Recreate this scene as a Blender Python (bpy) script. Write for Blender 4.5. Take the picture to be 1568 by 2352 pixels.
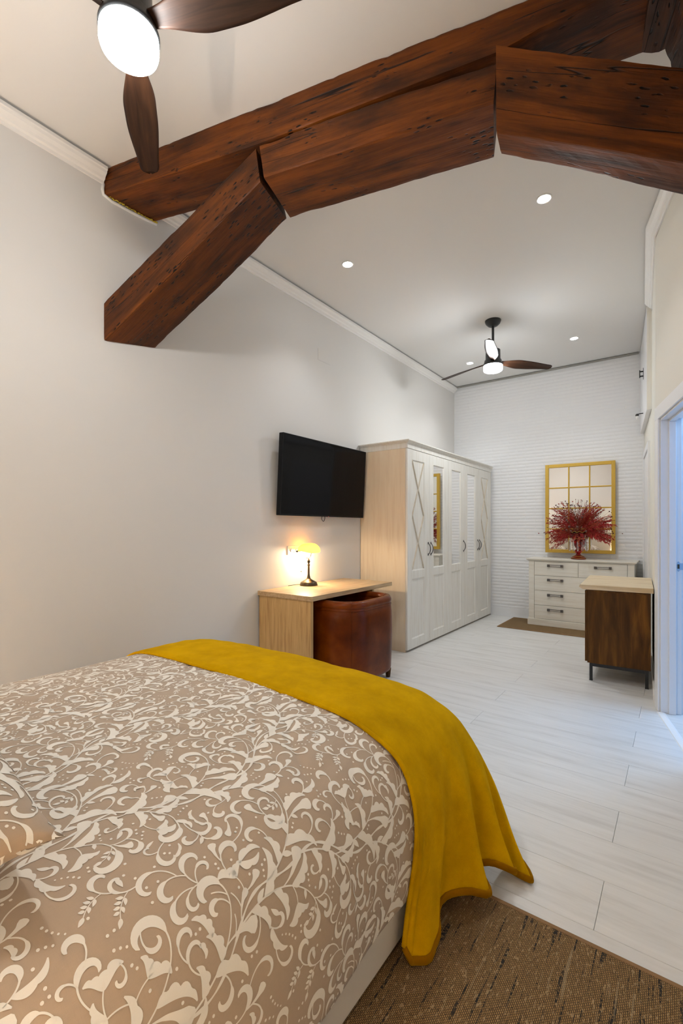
import bpy, bmesh, math, random
from mathutils import Vector, Matrix, noise
for o in list(bpy.data.objects): bpy.data.objects.remove(o)
C = bpy.context.scene.collection
SC = bpy.context.scene
PI = math.pi; R = math.radians
rng = random.Random(5)

# ------------------------------------------------------------------ camera
cd = bpy.data.cameras.new('camera'); cam = bpy.data.objects.new('camera', cd); C.objects.link(cam)
cd.sensor_fit = 'HORIZONTAL'; cd.sensor_width = 24.0; cd.lens = 24.0*1050/1568
cd.shift_y = 38/1568; cd.clip_start = 0.02
cam.location = (0, 0, 1.25); cam.rotation_euler = (R(90), 0, R(36.47))
SC.camera = cam
# ------------------------------------------------------------------ world, exposure
w = bpy.data.worlds.new('world'); SC.world = w; w.use_nodes = True
w.node_tree.nodes['Background'].inputs[0].default_value = (.8, .85, 1, 1)
w.node_tree.nodes['Background'].inputs[1].default_value = .3
SC.view_settings.view_transform = 'Standard'; SC.view_settings.look = 'None'
SC.view_settings.gamma = 1; SC.view_settings.use_curve_mapping = False
SC.view_settings.exposure = 1.02
FAN_NEAR = ((1, 1, .99), 68.0)     # colour and strength of the round lamp under each ceiling fan
FAN_FAR = ((.93, .97, 1), 70.0)
SPOT_W, SPOT_COL = 11.0, (.97, .98, 1)
BEDSIDE_W, BEDSIDE_COL = 42.0, (1, .80, .62)
DESK_W, DESK_COL = 6.2, (1, .80, .52)
BATH_W, BATH_COL = 15.0, (.42, .68, 1)
HALL_W = 0.0

def lamp(name, kind, loc, energy, col, size=.05, rot=(0, 0, 0), parent=None, **kw):
    l = bpy.data.lights.new(name, kind); l.energy = energy; l.color = col
    if kind == 'AREA': l.size = size
    else: l.shadow_soft_size = size
    for k, v in kw.items(): setattr(l, k, v)
    o = bpy.data.objects.new(name, l); C.objects.link(o); o.location = loc; o.rotation_euler = rot
    if parent: o.parent = parent
    return o
lamp('bathroom_light', 'AREA', (.62, 4.1, 2.44), BATH_W, BATH_COL, .8)

# ------------------------------------------------------------------ object helpers
def tag(o, label=None, cat=None, group=None, kind=None):
    if label: o['label'] = label
    if cat: o['category'] = cat
    if group: o['group'] = group
    if kind: o['kind'] = kind
    return o
def mesh(name, V, F, mats, parent=None, smooth=False, mi=None, loc=None):
    me = bpy.data.meshes.new(name); me.from_pydata([tuple(v) for v in V], [], F)
    for m in (mats if isinstance(mats, (list, tuple)) else [mats]): me.materials.append(m)
    if mi: me.polygons.foreach_set('material_index', mi)
    if smooth: me.polygons.foreach_set('use_smooth', [True]*len(F))
    o = bpy.data.objects.new(name, me); C.objects.link(o)
    if parent: o.parent = parent
    if loc: o.location = loc
    return o
def empty(name, loc, label, cat, group=None, rz=0):
    o = bpy.data.objects.new(name, None); C.objects.link(o); o.location = loc; o.rotation_euler.z = rz
    o.empty_display_size = .1
    return tag(o, label, cat, group)
def copy_tree(o, parent=None):
    c = o.copy(); C.objects.link(c)
    if parent: c.parent = parent
    for ch in list(o.children): copy_tree(ch, c)
    return c
def mod_bevel(o, w, seg=2, ang=35):
    b = o.modifiers.new('bevel', 'BEVEL'); b.width = w; b.segments = seg; b.limit_method = 'ANGLE'; b.angle_limit = R(ang)
    b.harden_normals = False
    return o

class G:
    """collects shapes into one mesh"""
    def __init__(s): s.V = []; s.F = []; s.S = []; s.M = []; s.m = 0
    def add(s, V, F, sm=False):
        n = len(s.V); s.V += [tuple(v) for v in V]; s.F += [tuple(i+n for i in f) for f in F]
        s.S += [sm]*len(F); s.M += [s.m]*len(F); return s
    def box(s, x0, y0, z0, x1, y1, z1):
        return s.hexa([(x0,y0,z0),(x1,y0,z0),(x1,y1,z0),(x0,y1,z0),(x0,y0,z1),(x1,y0,z1),(x1,y1,z1),(x0,y1,z1)])
    def hexa(s, p): return s.add(p, [(3,2,1,0),(4,5,6,7),(0,1,5,4),(1,2,6,5),(2,3,7,6),(3,0,4,7)])
    def prism(s, poly, a, b, axis=1):
        """poly in the plane across axis, extruded from a to b"""
        def P(u, v, t): return {0: (t, u, v), 1: (u, t, v), 2: (u, v, t)}[axis]
        n = len(poly)
        return s.add([P(u, v, a) for u, v in poly] + [P(u, v, b) for u, v in poly],
                     [tuple(range(n))[::-1], tuple(range(n, 2*n))] + [(i, (i+1) % n, n+(i+1) % n, n+i) for i in range(n)])
    def lathe(s, prof, c=(0, 0, 0), seg=32, sm=True):
        V = []; F = []; k = len(prof)
        for i in range(seg):
            a = 2*PI*i/seg
            V += [(c[0]+r*math.cos(a), c[1]+r*math.sin(a), c[2]+z) for r, z in prof]
        for i in range(seg):
            j = (i+1) % seg
            for q in range(k-1): F.append((i*k+q, j*k+q, j*k+q+1, i*k+q+1))
        return s.add(V, F, sm)
    def tube(s, pts, r, seg=8, sm=True, cap=True):
        pts = [Vector(p) for p in pts]; n = len(pts); V = []; F = []
        rr = r if callable(r) else (lambda t: r)
        up = Vector((0, 0, 1)); t0 = (pts[1]-pts[0]).normalized()
        if abs(t0.dot(up)) > .95: up = Vector((1, 0, 0))
        a = t0.cross(up).normalized()
        for i, p in enumerate(pts):
            t = (pts[min(i+1, n-1)]-pts[max(i-1, 0)]).normalized()
            a = (a - t*a.dot(t)).normalized(); b = t.cross(a); q = rr(i/(n-1))
            V += [p + (a*math.cos(2*PI*k/seg) + b*math.sin(2*PI*k/seg))*q for k in range(seg)]
        for i in range(n-1):
            for k in range(seg):
                l = (k+1) % seg; F.append((i*seg+k, i*seg+l, (i+1)*seg+l, (i+1)*seg+k))
        if cap: F += [tuple(range(seg))[::-1], tuple(range((n-1)*seg, n*seg))]
        return s.add(V, F, sm)
    def grid(s, nu, nv, fn, sm=True, close=False):
        V = [fn(i/nu, j/nv) for j in range(nv+1) for i in range(nu+1)]; w_ = nu+1
        return s.add(V, [(j*w_+i, j*w_+i+1, (j+1)*w_+i+1, (j+1)*w_+i) for j in range(nv) for i in range(nu)], sm)
    def ball(s, c, r, seg=12, rings=8, sc=(1, 1, 1)):
        prof = [(math.sin(PI*i/rings)*r, -math.cos(PI*i/rings)*r) for i in range(rings+1)]
        n = len(s.V); s.lathe(prof, (0, 0, 0), seg)
        s.V[n:] = [(c[0]+x*sc[0], c[1]+y*sc[1], c[2]+z*sc[2]) for x, y, z in s.V[n:]]
        return s
    def make(s, name, mats, parent=None, bevel=0, loc=None, seg=2):
        o = mesh(name, s.V, s.F, mats, parent, False, s.M, loc)
        o.data.polygons.foreach_set('use_smooth', s.S)
        if bevel: mod_bevel(o, bevel, seg)
        return o
def spline(P, n):
    """Catmull-Rom through P, n points evenly spread over the pieces"""
    P = [Vector(p) for p in P]; out = []; m = len(P)-1
    for i in range(n+1):
        f = i/n*m; k = min(int(f), m-1); t = f-k
        a, b, c, d = P[max(k-1, 0)], P[k], P[k+1], P[min(k+2, m)]
        out.append(.5*((2*b) + (c-a)*t + (2*a-5*b+4*c-d)*t*t + (3*b-a-3*c+d)*t**3))
    return out
def sstep(a, b, x):
    t = min(1, max(0, (x-a)/(b-a))); return t*t*(3-2*t)
def fbm(p, o=3): return noise.fractal(Vector(p), 1.0, 2.0, o)

# ------------------------------------------------------------------ materials
class N:
    def __init__(s, name):
        s.m = bpy.data.materials.new(name); s.m.use_nodes = True; s.t = s.m.node_tree
        s.b = s.t.nodes['Principled BSDF']; s.out = s.t.nodes['Material Output']
    def n(s, typ, **kw):
        nd = s.t.nodes.new('ShaderNode'+typ)
        for k, v in kw.items():
            if k.startswith('_'): setattr(nd, k[1:], v)
            else:
                key = int(k[1:]) if k[0] == 'i' and k[1:].isdigit() else k.replace('__', ' ')
                s.put(nd.inputs[key], v)
        return nd
    def put(s, sock, v):
        if isinstance(v, bpy.types.NodeSocket): s.t.links.new(v, sock)
        elif isinstance(v, bpy.types.Node): s.t.links.new(v.outputs[0], sock)
        elif isinstance(v, (tuple, list)) and len(v) == 3 and sock.type == 'RGBA': sock.default_value = (*v, 1)
        else: sock.default_value = v
    def set(s, **kw):
        for k, v in kw.items(): s.put(s.b.inputs[k.replace('__', ' ')], v)
        return s
    def math(s, op, a, b=0.0, c=0.0, clamp=False):
        nd = s.n('Math', _operation=op, _use_clamp=clamp, i0=a, i1=b, i2=c); return nd.outputs[0]
    def coord(s, scale=(1, 1, 1), rot=(0, 0, 0), rand=False, kind='Object'):
        tc = s.n('TexCoord').outputs[kind]
        if rand:
            oi = s.n('ObjectInfo').outputs['Random']
            off = s.n('CombineXYZ', i0=s.math('MULTIPLY', oi, 37.0), i1=s.math('MULTIPLY', oi, 71.3), i2=s.math('MULTIPLY', oi, 13.7))
            tc = s.n('VectorMath', _operation='ADD', i0=tc, i1=off.outputs[0]).outputs[0]
        mp = s.n('Mapping', Vector=tc, Scale=scale, Rotation=rot); return mp.outputs[0]
    def noise(s, vec, scale, detail=4, rough=.55, dist=0.0):
        return s.n('TexNoise', Vector=vec, Scale=scale, Detail=detail, Roughness=rough, Distortion=dist).outputs[0]
    def ramp(s, fac, stops, interp='LINEAR'):
        r = s.n('ValToRGB', Fac=fac); e = r.color_ramp; e.interpolation = interp
        while len(e.elements) < len(stops): e.elements.new(.5)
        for el, (p, c) in zip(e.elements, stops):
            el.position = p; el.color = (*c, 1) if not isinstance(c, (int, float)) else (c, c, c, 1)
        return r.outputs[0]
    def mix(s, f, a, b, mode='MIX'):
        nd = s.n('Mix', _data_type='RGBA', _blend_type=mode)
        s.put(nd.inputs[0], f); s.put(nd.inputs[6], a); s.put(nd.inputs[7], b); return nd.outputs[2]
    def bump(s, h, strength=.3, dist=.002, normal=None):
        b = s.n('Bump', Height=h, Strength=strength, Distance=dist)
        if normal: s.put(b.inputs['Normal'], normal)
        s.put(s.b.inputs['Normal'], b.outputs[0]); return b.outputs[0]
def plain(name, col, rough=.5, metal=0.0, bump=0.0, bscale=60, vary=0.0, spec=.5, coat=0.0):
    x = N(name); x.set(Roughness=rough, Metallic=metal); x.b.inputs['Specular IOR Level'].default_value = spec
    x.b.inputs['Coat Weight'].default_value = coat
    v = x.coord(); nz = x.noise(v, bscale, 4)
    x.set(Base__Color=x.mix(nz, tuple(c*(1-vary) for c in col), tuple(min(1, c*(1+vary)) for c in col)))
    if bump: x.bump(nz, bump, .002)
    return x.m
def wood(name, cols, scale=(1, 12, 12), rough=.5, bump=.15, rand=True, rot=(0, 0, 0), nscale=3.0, fine=.35, coat=0.0, spec=.35):
    x = N(name); v = x.coord(scale, rot, rand)
    a = x.noise(v, nscale, 6, .6, .6)
    base = x.ramp(a, cols)
    v2 = x.coord(tuple(q*(6 if q > 2 else 1.5) for q in scale), rot, rand); f = x.noise(v2, nscale*1.6, 3, .5)
    col = x.mix(x.math('MULTIPLY', f, fine), base, tuple(c*.55 for c in cols[0][1]))
    x.set(Base__Color=col, Roughness=rough); x.b.inputs['Coat Weight'].default_value = coat; x.b.inputs['Specular IOR Level'].default_value = spec; x.bump(f, bump, .001)
    return x.m

def wall_mat(name, col, rough=.85, b=.12):
    x = N(name); v = x.coord(); n1 = x.noise(v, 1.3, 3); n2 = x.noise(v, 140, 3)
    x.set(Base__Color=x.mix(n1, tuple(c*.985 for c in col), col), Roughness=rough); x.bump(n2, b, .001); return x.m
M = {}
M['wall'] = wall_mat('wall_paint', (.77, .75, .72))
M['ceiling'] = wall_mat('ceiling_paint', (.79, .78, .765))
M['rwall'] = wall_mat('right_wall_paint', (.80, .775, .70))
M['trim'] = plain('trim_white', (.88, .865, .84), .45, vary=.015)
M['door'] = plain('door_lacquer', (.86, .86, .87), .3, vary=.01)
M['brick'] = wall_mat('painted_brick', (.86, .865, .875), .75, .3)
M['mortar'] = wall_mat('painted_mortar', (.85, .855, .865), .8, .3)
M['gap_shadow'] = plain('painted_shadow_gap', (.33, .32, .29), .8)  # dark grey standing in for the shade of a gap
M['bathwall'] = wall_mat('bath_wall_paint', (.50, .66, .86))
M['tile'] = plain('bath_tile', (.72, .80, .88), .2, vary=.03)
M['socket'] = plain('socket_plastic', (.85, .83, .80), .35, vary=.01)
M['black'] = plain('black_metal', (.012, .012, .013), .42, vary=.2)
M['fanblack'] = plain('fan_black_metal', (.016, .017, .018), .38, vary=.1)
M['steel'] = plain('brushed_steel', (.55, .55, .56), .28, 1.0, vary=.05)
M['tvplastic'] = plain('television_plastic', (.006, .006, .007), .35, vary=.1, spec=.2)
M['bronze'] = plain('aged_bronze', (.10, .075, .045), .32, .85, vary=.25, bscale=30)
M['pewter'] = plain('dark_pewter', (.16, .15, .145), .38, .9, vary=.15)
M['gold'] = plain('gold_paint', (.60, .385, .06), .42, .35, .1, 90, .10)
M['mirror'] = plain('mirror_glass', (.93, .93, .92), .012, 1.0)
M['bedbase'] = plain('white_faux_leather', (.74, .71, .66), .45, bump=.12, bscale=400, vary=.02)
M['foam'] = plain('builders_foam', (.62, .47, .05), .7, bump=.5, vary=.3)
M['cream'] = plain('cream_upholstery', (.66, .60, .50), .8, bump=.2, bscale=300)
def screen():
    x = N('television_screen'); x.set(Base__Color=(.004, .004, .005), Roughness=.07); x.b.inputs['Specular IOR Level'].default_value = .12
    n = x.noise(x.coord(), 500, 1); x.bump(n, .02, .0001); return x.m
M['screen'] = screen()
def emit(name, col, st):
    x = N(name); x.set(Base__Color=(.9, .9, .9)); x.put(x.b.inputs['Emission Color'], col); x.b.inputs['Emission Strength'].default_value = st
    return x.m
M['fan_light_near'] = emit('opal_diffuser_warm', *FAN_NEAR)
M['fan_light_far'] = emit('opal_diffuser_cool', *FAN_FAR)
M['spot_on'] = emit('downlight_lens', SPOT_COL, 30)
M['bulb'] = emit('warm_bulb', DESK_COL, 25)
# floor boards, whitewashed laminate
def floor_m():
    x = N('whitewashed_board'); v = x.coord((.9, 9, 9), rand=True); a = x.noise(v, 2.2, 7, .62, .4)
    c = x.ramp(a, [(.30, (.62, .61, .585)), (.47, (.75, .745, .725)), (.70, (.82, .815, .80))])
    f = x.noise(x.coord((2.5, 90, 90), rand=True), 2.5, 3)
    c = x.mix(x.math('MULTIPLY', f, .22), c, (.60, .59, .57))
    oi = x.n('ObjectInfo').outputs['Random']
    c = x.mix(x.math('MULTIPLY', oi, .10), c, (.66, .65, .63))
    x.set(Base__Color=c, Roughness=.36); x.b.inputs['Specular IOR Level'].default_value = .45; x.bump(f, .10, .0006); return x.m
M['board'] = floor_m()
M['joint'] = plain('board_joint', (.36, .31, .25), .8)
# old roof timber
def beam_m(name, dark=1.0, pits=.5):
    x = N(name); v = x.coord((.8, 9, 9)); a = x.noise(v, 1.6, 8, .65, .35)
    k = lambda c: tuple(q*dark for q in c)
    c = x.ramp(a, [(.30, k((.026, .008, .0018))), (.44, k((.095, .025, .0032))), (.57, k((.175, .046, .0048))), (.78, k((.27, .080, .008)))])
    fine = x.noise(x.coord((3, 70, 70)), 2, 4, .6)
    c = x.mix(x.math('MULTIPLY', fine, .5), c, k((.022, .007, .002)))
    blot = x.noise(x.coord((1, 2.4, 2.4)), 2.4, 4)
    c = x.mix(x.math('MULTIPLY', x.ramp(blot, [(.50, 0), (.66, 1)]), .7), c, k((.018, .007, .004)))
    cr = x.noise(x.coord((.16, 4.6, 4.6)), 1.5, 3, .45, .12)
    line = x.math('SUBTRACT', 1.0, x.math('MULTIPLY', x.math('ABSOLUTE', x.math('SUBTRACT', cr, .5)), 170.0), clamp=True)
    gate = x.ramp(x.noise(x.coord((1.1, 1.5, 1.5)), 2.1, 2), [(.46, 0), (.54, 1)])
    line = x.math('MULTIPLY', line, gate)
    wv = x.n('VectorMath', _operation='MULTIPLY_ADD', i0=x.n('TexNoise', Vector=x.coord(), Scale=30.0).outputs['Color'], i1=(.03, .012, .012), i2=x.n('TexCoord').outputs['Object'])
    vo = x.n('TexVoronoi', Vector=x.n('Mapping', Vector=wv.outputs[0], Scale=(17, 58, 58)).outputs[0], Scale=1.0)
    pm = x.ramp(x.noise(x.coord((2.2, 3, 3)), 2.3, 3), [(.62-.25*pits, 0), (.68-.20*pits, 1)])
    pit = x.math('MULTIPLY', x.ramp(vo.outputs['Distance'], [(.20, 1), (.30, 0)]), pm)
    dk = x.math('MAXIMUM', line, pit)
    c = x.mix(dk, c, (.004, .002, .0015))
    x.set(Base__Color=c, Roughness=x.math('MULTIPLY_ADD', fine, .3, .36)); x.b.inputs['Specular IOR Level'].default_value = .22
    h = x.math('SUBTRACT', x.math('MULTIPLY', fine, .25), dk); x.bump(h, .7, .006); return x.m
M['beam'] = beam_m('stained_roof_timber', 1.2, .2)
M['beam_worm'] = beam_m('wormy_roof_timber', .8, .75)
M['beam_dark'] = beam_m('dark_roof_timber', .45, .5)
M['blade'] = wood('walnut_blade', [(.35, (.020, .008, .004)), (.6, (.045, .018, .008)), (.8, (.08, .032, .013))], (1, 14, 14), .45, .1, rand=False, spec=.25)
M['ward'] = wood('whitewashed_pine', [(.3, (.80, .76, .68)), (.5, (.88, .855, .79)), (.75, (.92, .91, .86))], (11, 11, .8), .5, .12, fine=.12)
M['ward_side'] = wood('cream_pine', [(.3, (.80, .64, .46)), (.5, (.87, .72, .53)), (.75, (.91, .78, .60))], (9, 9, .7), .5, .1, fine=.12)
M['lattice'] = wood('tan_edge_shade_pine', [(.3, (.60, .52, .40)), (.5, (.68, .60, .48)), (.75, (.76, .69, .57))], (11, 11, .8), .5, .1, fine=.1)  # tan edge colour and the strips' shading, both put into this tone
M['dress'] = wood('pale_pine', [(.3, (.77, .72, .62)), (.5, (.84, .80, .71)), (.75, (.88, .86, .79))], (.8, 11, 11), .5, .12, fine=.12)
M['desk'] = wood('sonoma_oak_top', [(.32, (.46, .30, .15)), (.5, (.60, .42, .235)), (.72, (.70, .52, .32))], (14, 1, 14), .45, .15, fine=.25)
M['desk_side'] = wood('sonoma_oak_side', [(.32, (.50, .29, .11)), (.5, (.65, .42, .175)), (.72, (.76, .52, .24))], (14, 14, 1), .45, .15, fine=.25)
M['walnut'] = wood('dark_walnut', [(.3, (.048, .019, .003)), (.52, (.11, .043, .006)), (.75, (.24, .10, .014))], (7, 7, .8), .5, .12, fine=.3, spec=.2)
M['pine_top'] = wood('pine_slab', [(.35, (.60, .45, .27)), (.5, (.72, .59, .40)), (.65, (.78, .66, .47))], (1.3, 14, 14), .5, .12, nscale=2.2, fine=.15)
def leather():
    x = N('cognac_leather'); v = x.coord(); a = x.noise(v, 3.2, 4, .6)
    c = x.ramp(a, [(.3, (.070, .011, .0003)), (.5, (.14, .024, .0004)), (.7, (.24, .052, .0008))])
    g = x.n('TexVoronoi', Vector=v, Scale=260.0).outputs['Distance']
    x.set(Base__Color=c, Roughness=.36); x.b.inputs['Specular IOR Level'].default_value = .16; x.b.inputs['Coat Weight'].default_value = .10; x.b.inputs['Coat Roughness'].default_value = .15
    x.bump(g, .12, .0008); return x.m
M['leather'] = leather()
def fabric(name, col, col2, th=900):
    x = N(name); v = x.coord(); w1 = x.noise(x.coord((1, 14, 1)), 90, 2); w2 = x.noise(x.coord((14, 1, 1)), 90, 2)
    s_ = x.math('MULTIPLY', x.math('ADD', w1, w2), .5); bl = x.noise(v, 5, 3)
    c = x.mix(s_, col2, col); c = x.mix(x.math('MULTIPLY', bl, .15), c, col2)
    x.set(Base__Color=c, Roughness=.75, Sheen__Weight=.25); x.bump(s_, .25, .0006); return x.m
M['duvet'] = fabric('taupe_cotton', (.53, .41, .30), (.44, .335, .24))
M['print'] = fabric('cream_print', (.95, .91, .83), (.90, .86, .78))
def plush(name, a, b, st=.5):
    x = N(name); v = x.coord(); big = x.noise(v, 5.5, 5, .65); fz = x.noise(v, 320, 3, .7); fm = x.noise(v, 60, 3)
    c = x.ramp(big, [(.25, a), (.66, b)]); c = x.mix(x.math('MULTIPLY', fz, .35), c, tuple(q*.6 for q in a))
    x.set(Base__Color=c, Roughness=.9, Sheen__Weight=.30, Sheen__Roughness=.45); x.put(x.b.inputs['Sheen Tint'], (1, .62, .02)); x.b.inputs['Specular IOR Level'].default_value = .03
    x.bump(x.math('ADD', fz, x.math('MULTIPLY', fm, .8)), st, .003); return x.m
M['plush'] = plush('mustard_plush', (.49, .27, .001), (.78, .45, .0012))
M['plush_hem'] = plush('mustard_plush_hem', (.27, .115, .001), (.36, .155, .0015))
def rug_m(name, fine=1.0, streak=True):
    x = N(name)
    weave = x.n('TexBrick', Vector=x.coord(rot=(0, 0, R(90))), Scale=1.0)
    weave.inputs['Color1'].default_value = (.42, .25, .09, 1); weave.inputs['Color2'].default_value = (.28, .165, .055, 1)
    weave.inputs['Mortar'].default_value = (.055, .032, .014, 1)
    for k, v in (('Mortar Size', .0011), ('Mortar Smooth', .4), ('Bias', -.1), ('Brick Width', .0078), ('Row Height', .0040)): weave.inputs[k].default_value = v
    sp = x.noise(x.coord((1, 1, 1)), 210, 3, .7)
    c = x.mix(x.ramp(sp, [(.60, 0), (.66, 1)]), weave.outputs[0], (.018, .014, .010))
    c = x.mix(x.math('MULTIPLY', x.ramp(x.noise(x.coord((1, .3, 1)), 190, 2), [(.60, 0), (.68, 1)]), .6), c, (.42, .31, .17))
    if streak:
        st = x.noise(x.coord((34, 1.5, 1)), 3.2, 2, .4)
        pt = x.noise(x.coord((60, 60, 1)), 2, 2)
        m = x.math('MULTIPLY', x.ramp(st, [(.615, 0), (.64, 1)]), x.ramp(pt, [(.42, .15), (.52, 1)]))
        c = x.mix(m, c, (.014, .013, .011))
        st2 = x.noise(x.coord((30, 1.2, 1), rot=(0, 0, .0)), 2.1, 2, .4)
        c = x.mix(x.math('MULTIPLY', x.ramp(st2, [(.66, 0), (.70, .5)]), .6), c, (.40, .33, .21))
    x.set(Base__Color=c, Roughness=.9); x.bump(x.math('ADD', weave.outputs['Fac'], x.math('MULTIPLY', sp, -.6)), -.8, .003); return x.m
M['rug'] = rug_m('sisal_weave'); M['rug_far'] = rug_m('sisal_weave_plain', streak=False)
M['binding'] = plain('rug_binding', (.27, .155, .07), .85, bump=.4, bscale=250, vary=.2)
def amber():
    x = N('amber_glass'); x.t.nodes.remove(x.b)
    tr = x.n('BsdfTranslucent', Color=(1, .80, .34)); df = x.n('BsdfDiffuse', Color=(.95, .60, .16)); gl = x.n('BsdfGlossy', Color=(1, 1, 1), Roughness=.08)
    m1 = x.n('MixShader', i0=.42, i1=tr.outputs[0], i2=df.outputs[0]); m2 = x.n('MixShader', i0=.05, i1=m1.outputs[0], i2=gl.outputs[0])
    nz = x.noise(x.coord(), 8, 2); x.put(m2.inputs[0], x.math('MULTIPLY_ADD', nz, .03, .04))
    x.t.links.new(m2.outputs[0], x.out.inputs[0]); return x.m
M['amber'] = amber()
def shade():
    x = N('linen_shade'); x.t.nodes.remove(x.b)
    tr = x.n('BsdfTranslucent', Color=(.95, .86, .70)); df = x.n('BsdfDiffuse', Color=(.85, .78, .66))
    m1 = x.n('MixShader', i0=.5, i1=tr.outputs[0], i2=df.outputs[0]); x.t.links.new(m1.outputs[0], x.out.inputs[0])
    x.put(df.inputs[0], x.mix(x.noise(x.coord(), 200, 2), (.80, .72, .60), (.88, .82, .70))); return x.m
M['shade'] = shade()
def glass(name, col, rough=.03):
    x = N(name); x.set(Base__Color=col, Roughness=rough, Transmission__Weight=1.0, IOR=1.48)
    x.set(Roughness=x.math('MULTIPLY_ADD', x.noise(x.coord(), 40, 2), .03, rough)); return x.m
M['redglass'] = glass('ruby_glass', (.42, .012, .010)); M['crystal'] = glass('clear_crystal', (.97, .98, 1))
M['redplant'] = plain('dried_red_grass', (.34, .008, .005), .6, vary=.5, bscale=14)
M['redplant2'] = plain('dried_rust_grass', (.36, .045, .012), .6, vary=.4, bscale=14)
M['stalk'] = plain('dried_stalk', (.22, .09, .045), .7, vary=.3)
M['seed'] = plain('dark_seed_head', (.075, .012, .010), .7, vary=.6, bscale=40)
M['pod'] = plain('papery_pod', (.16, .075, .062), .45, vary=.3)

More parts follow.
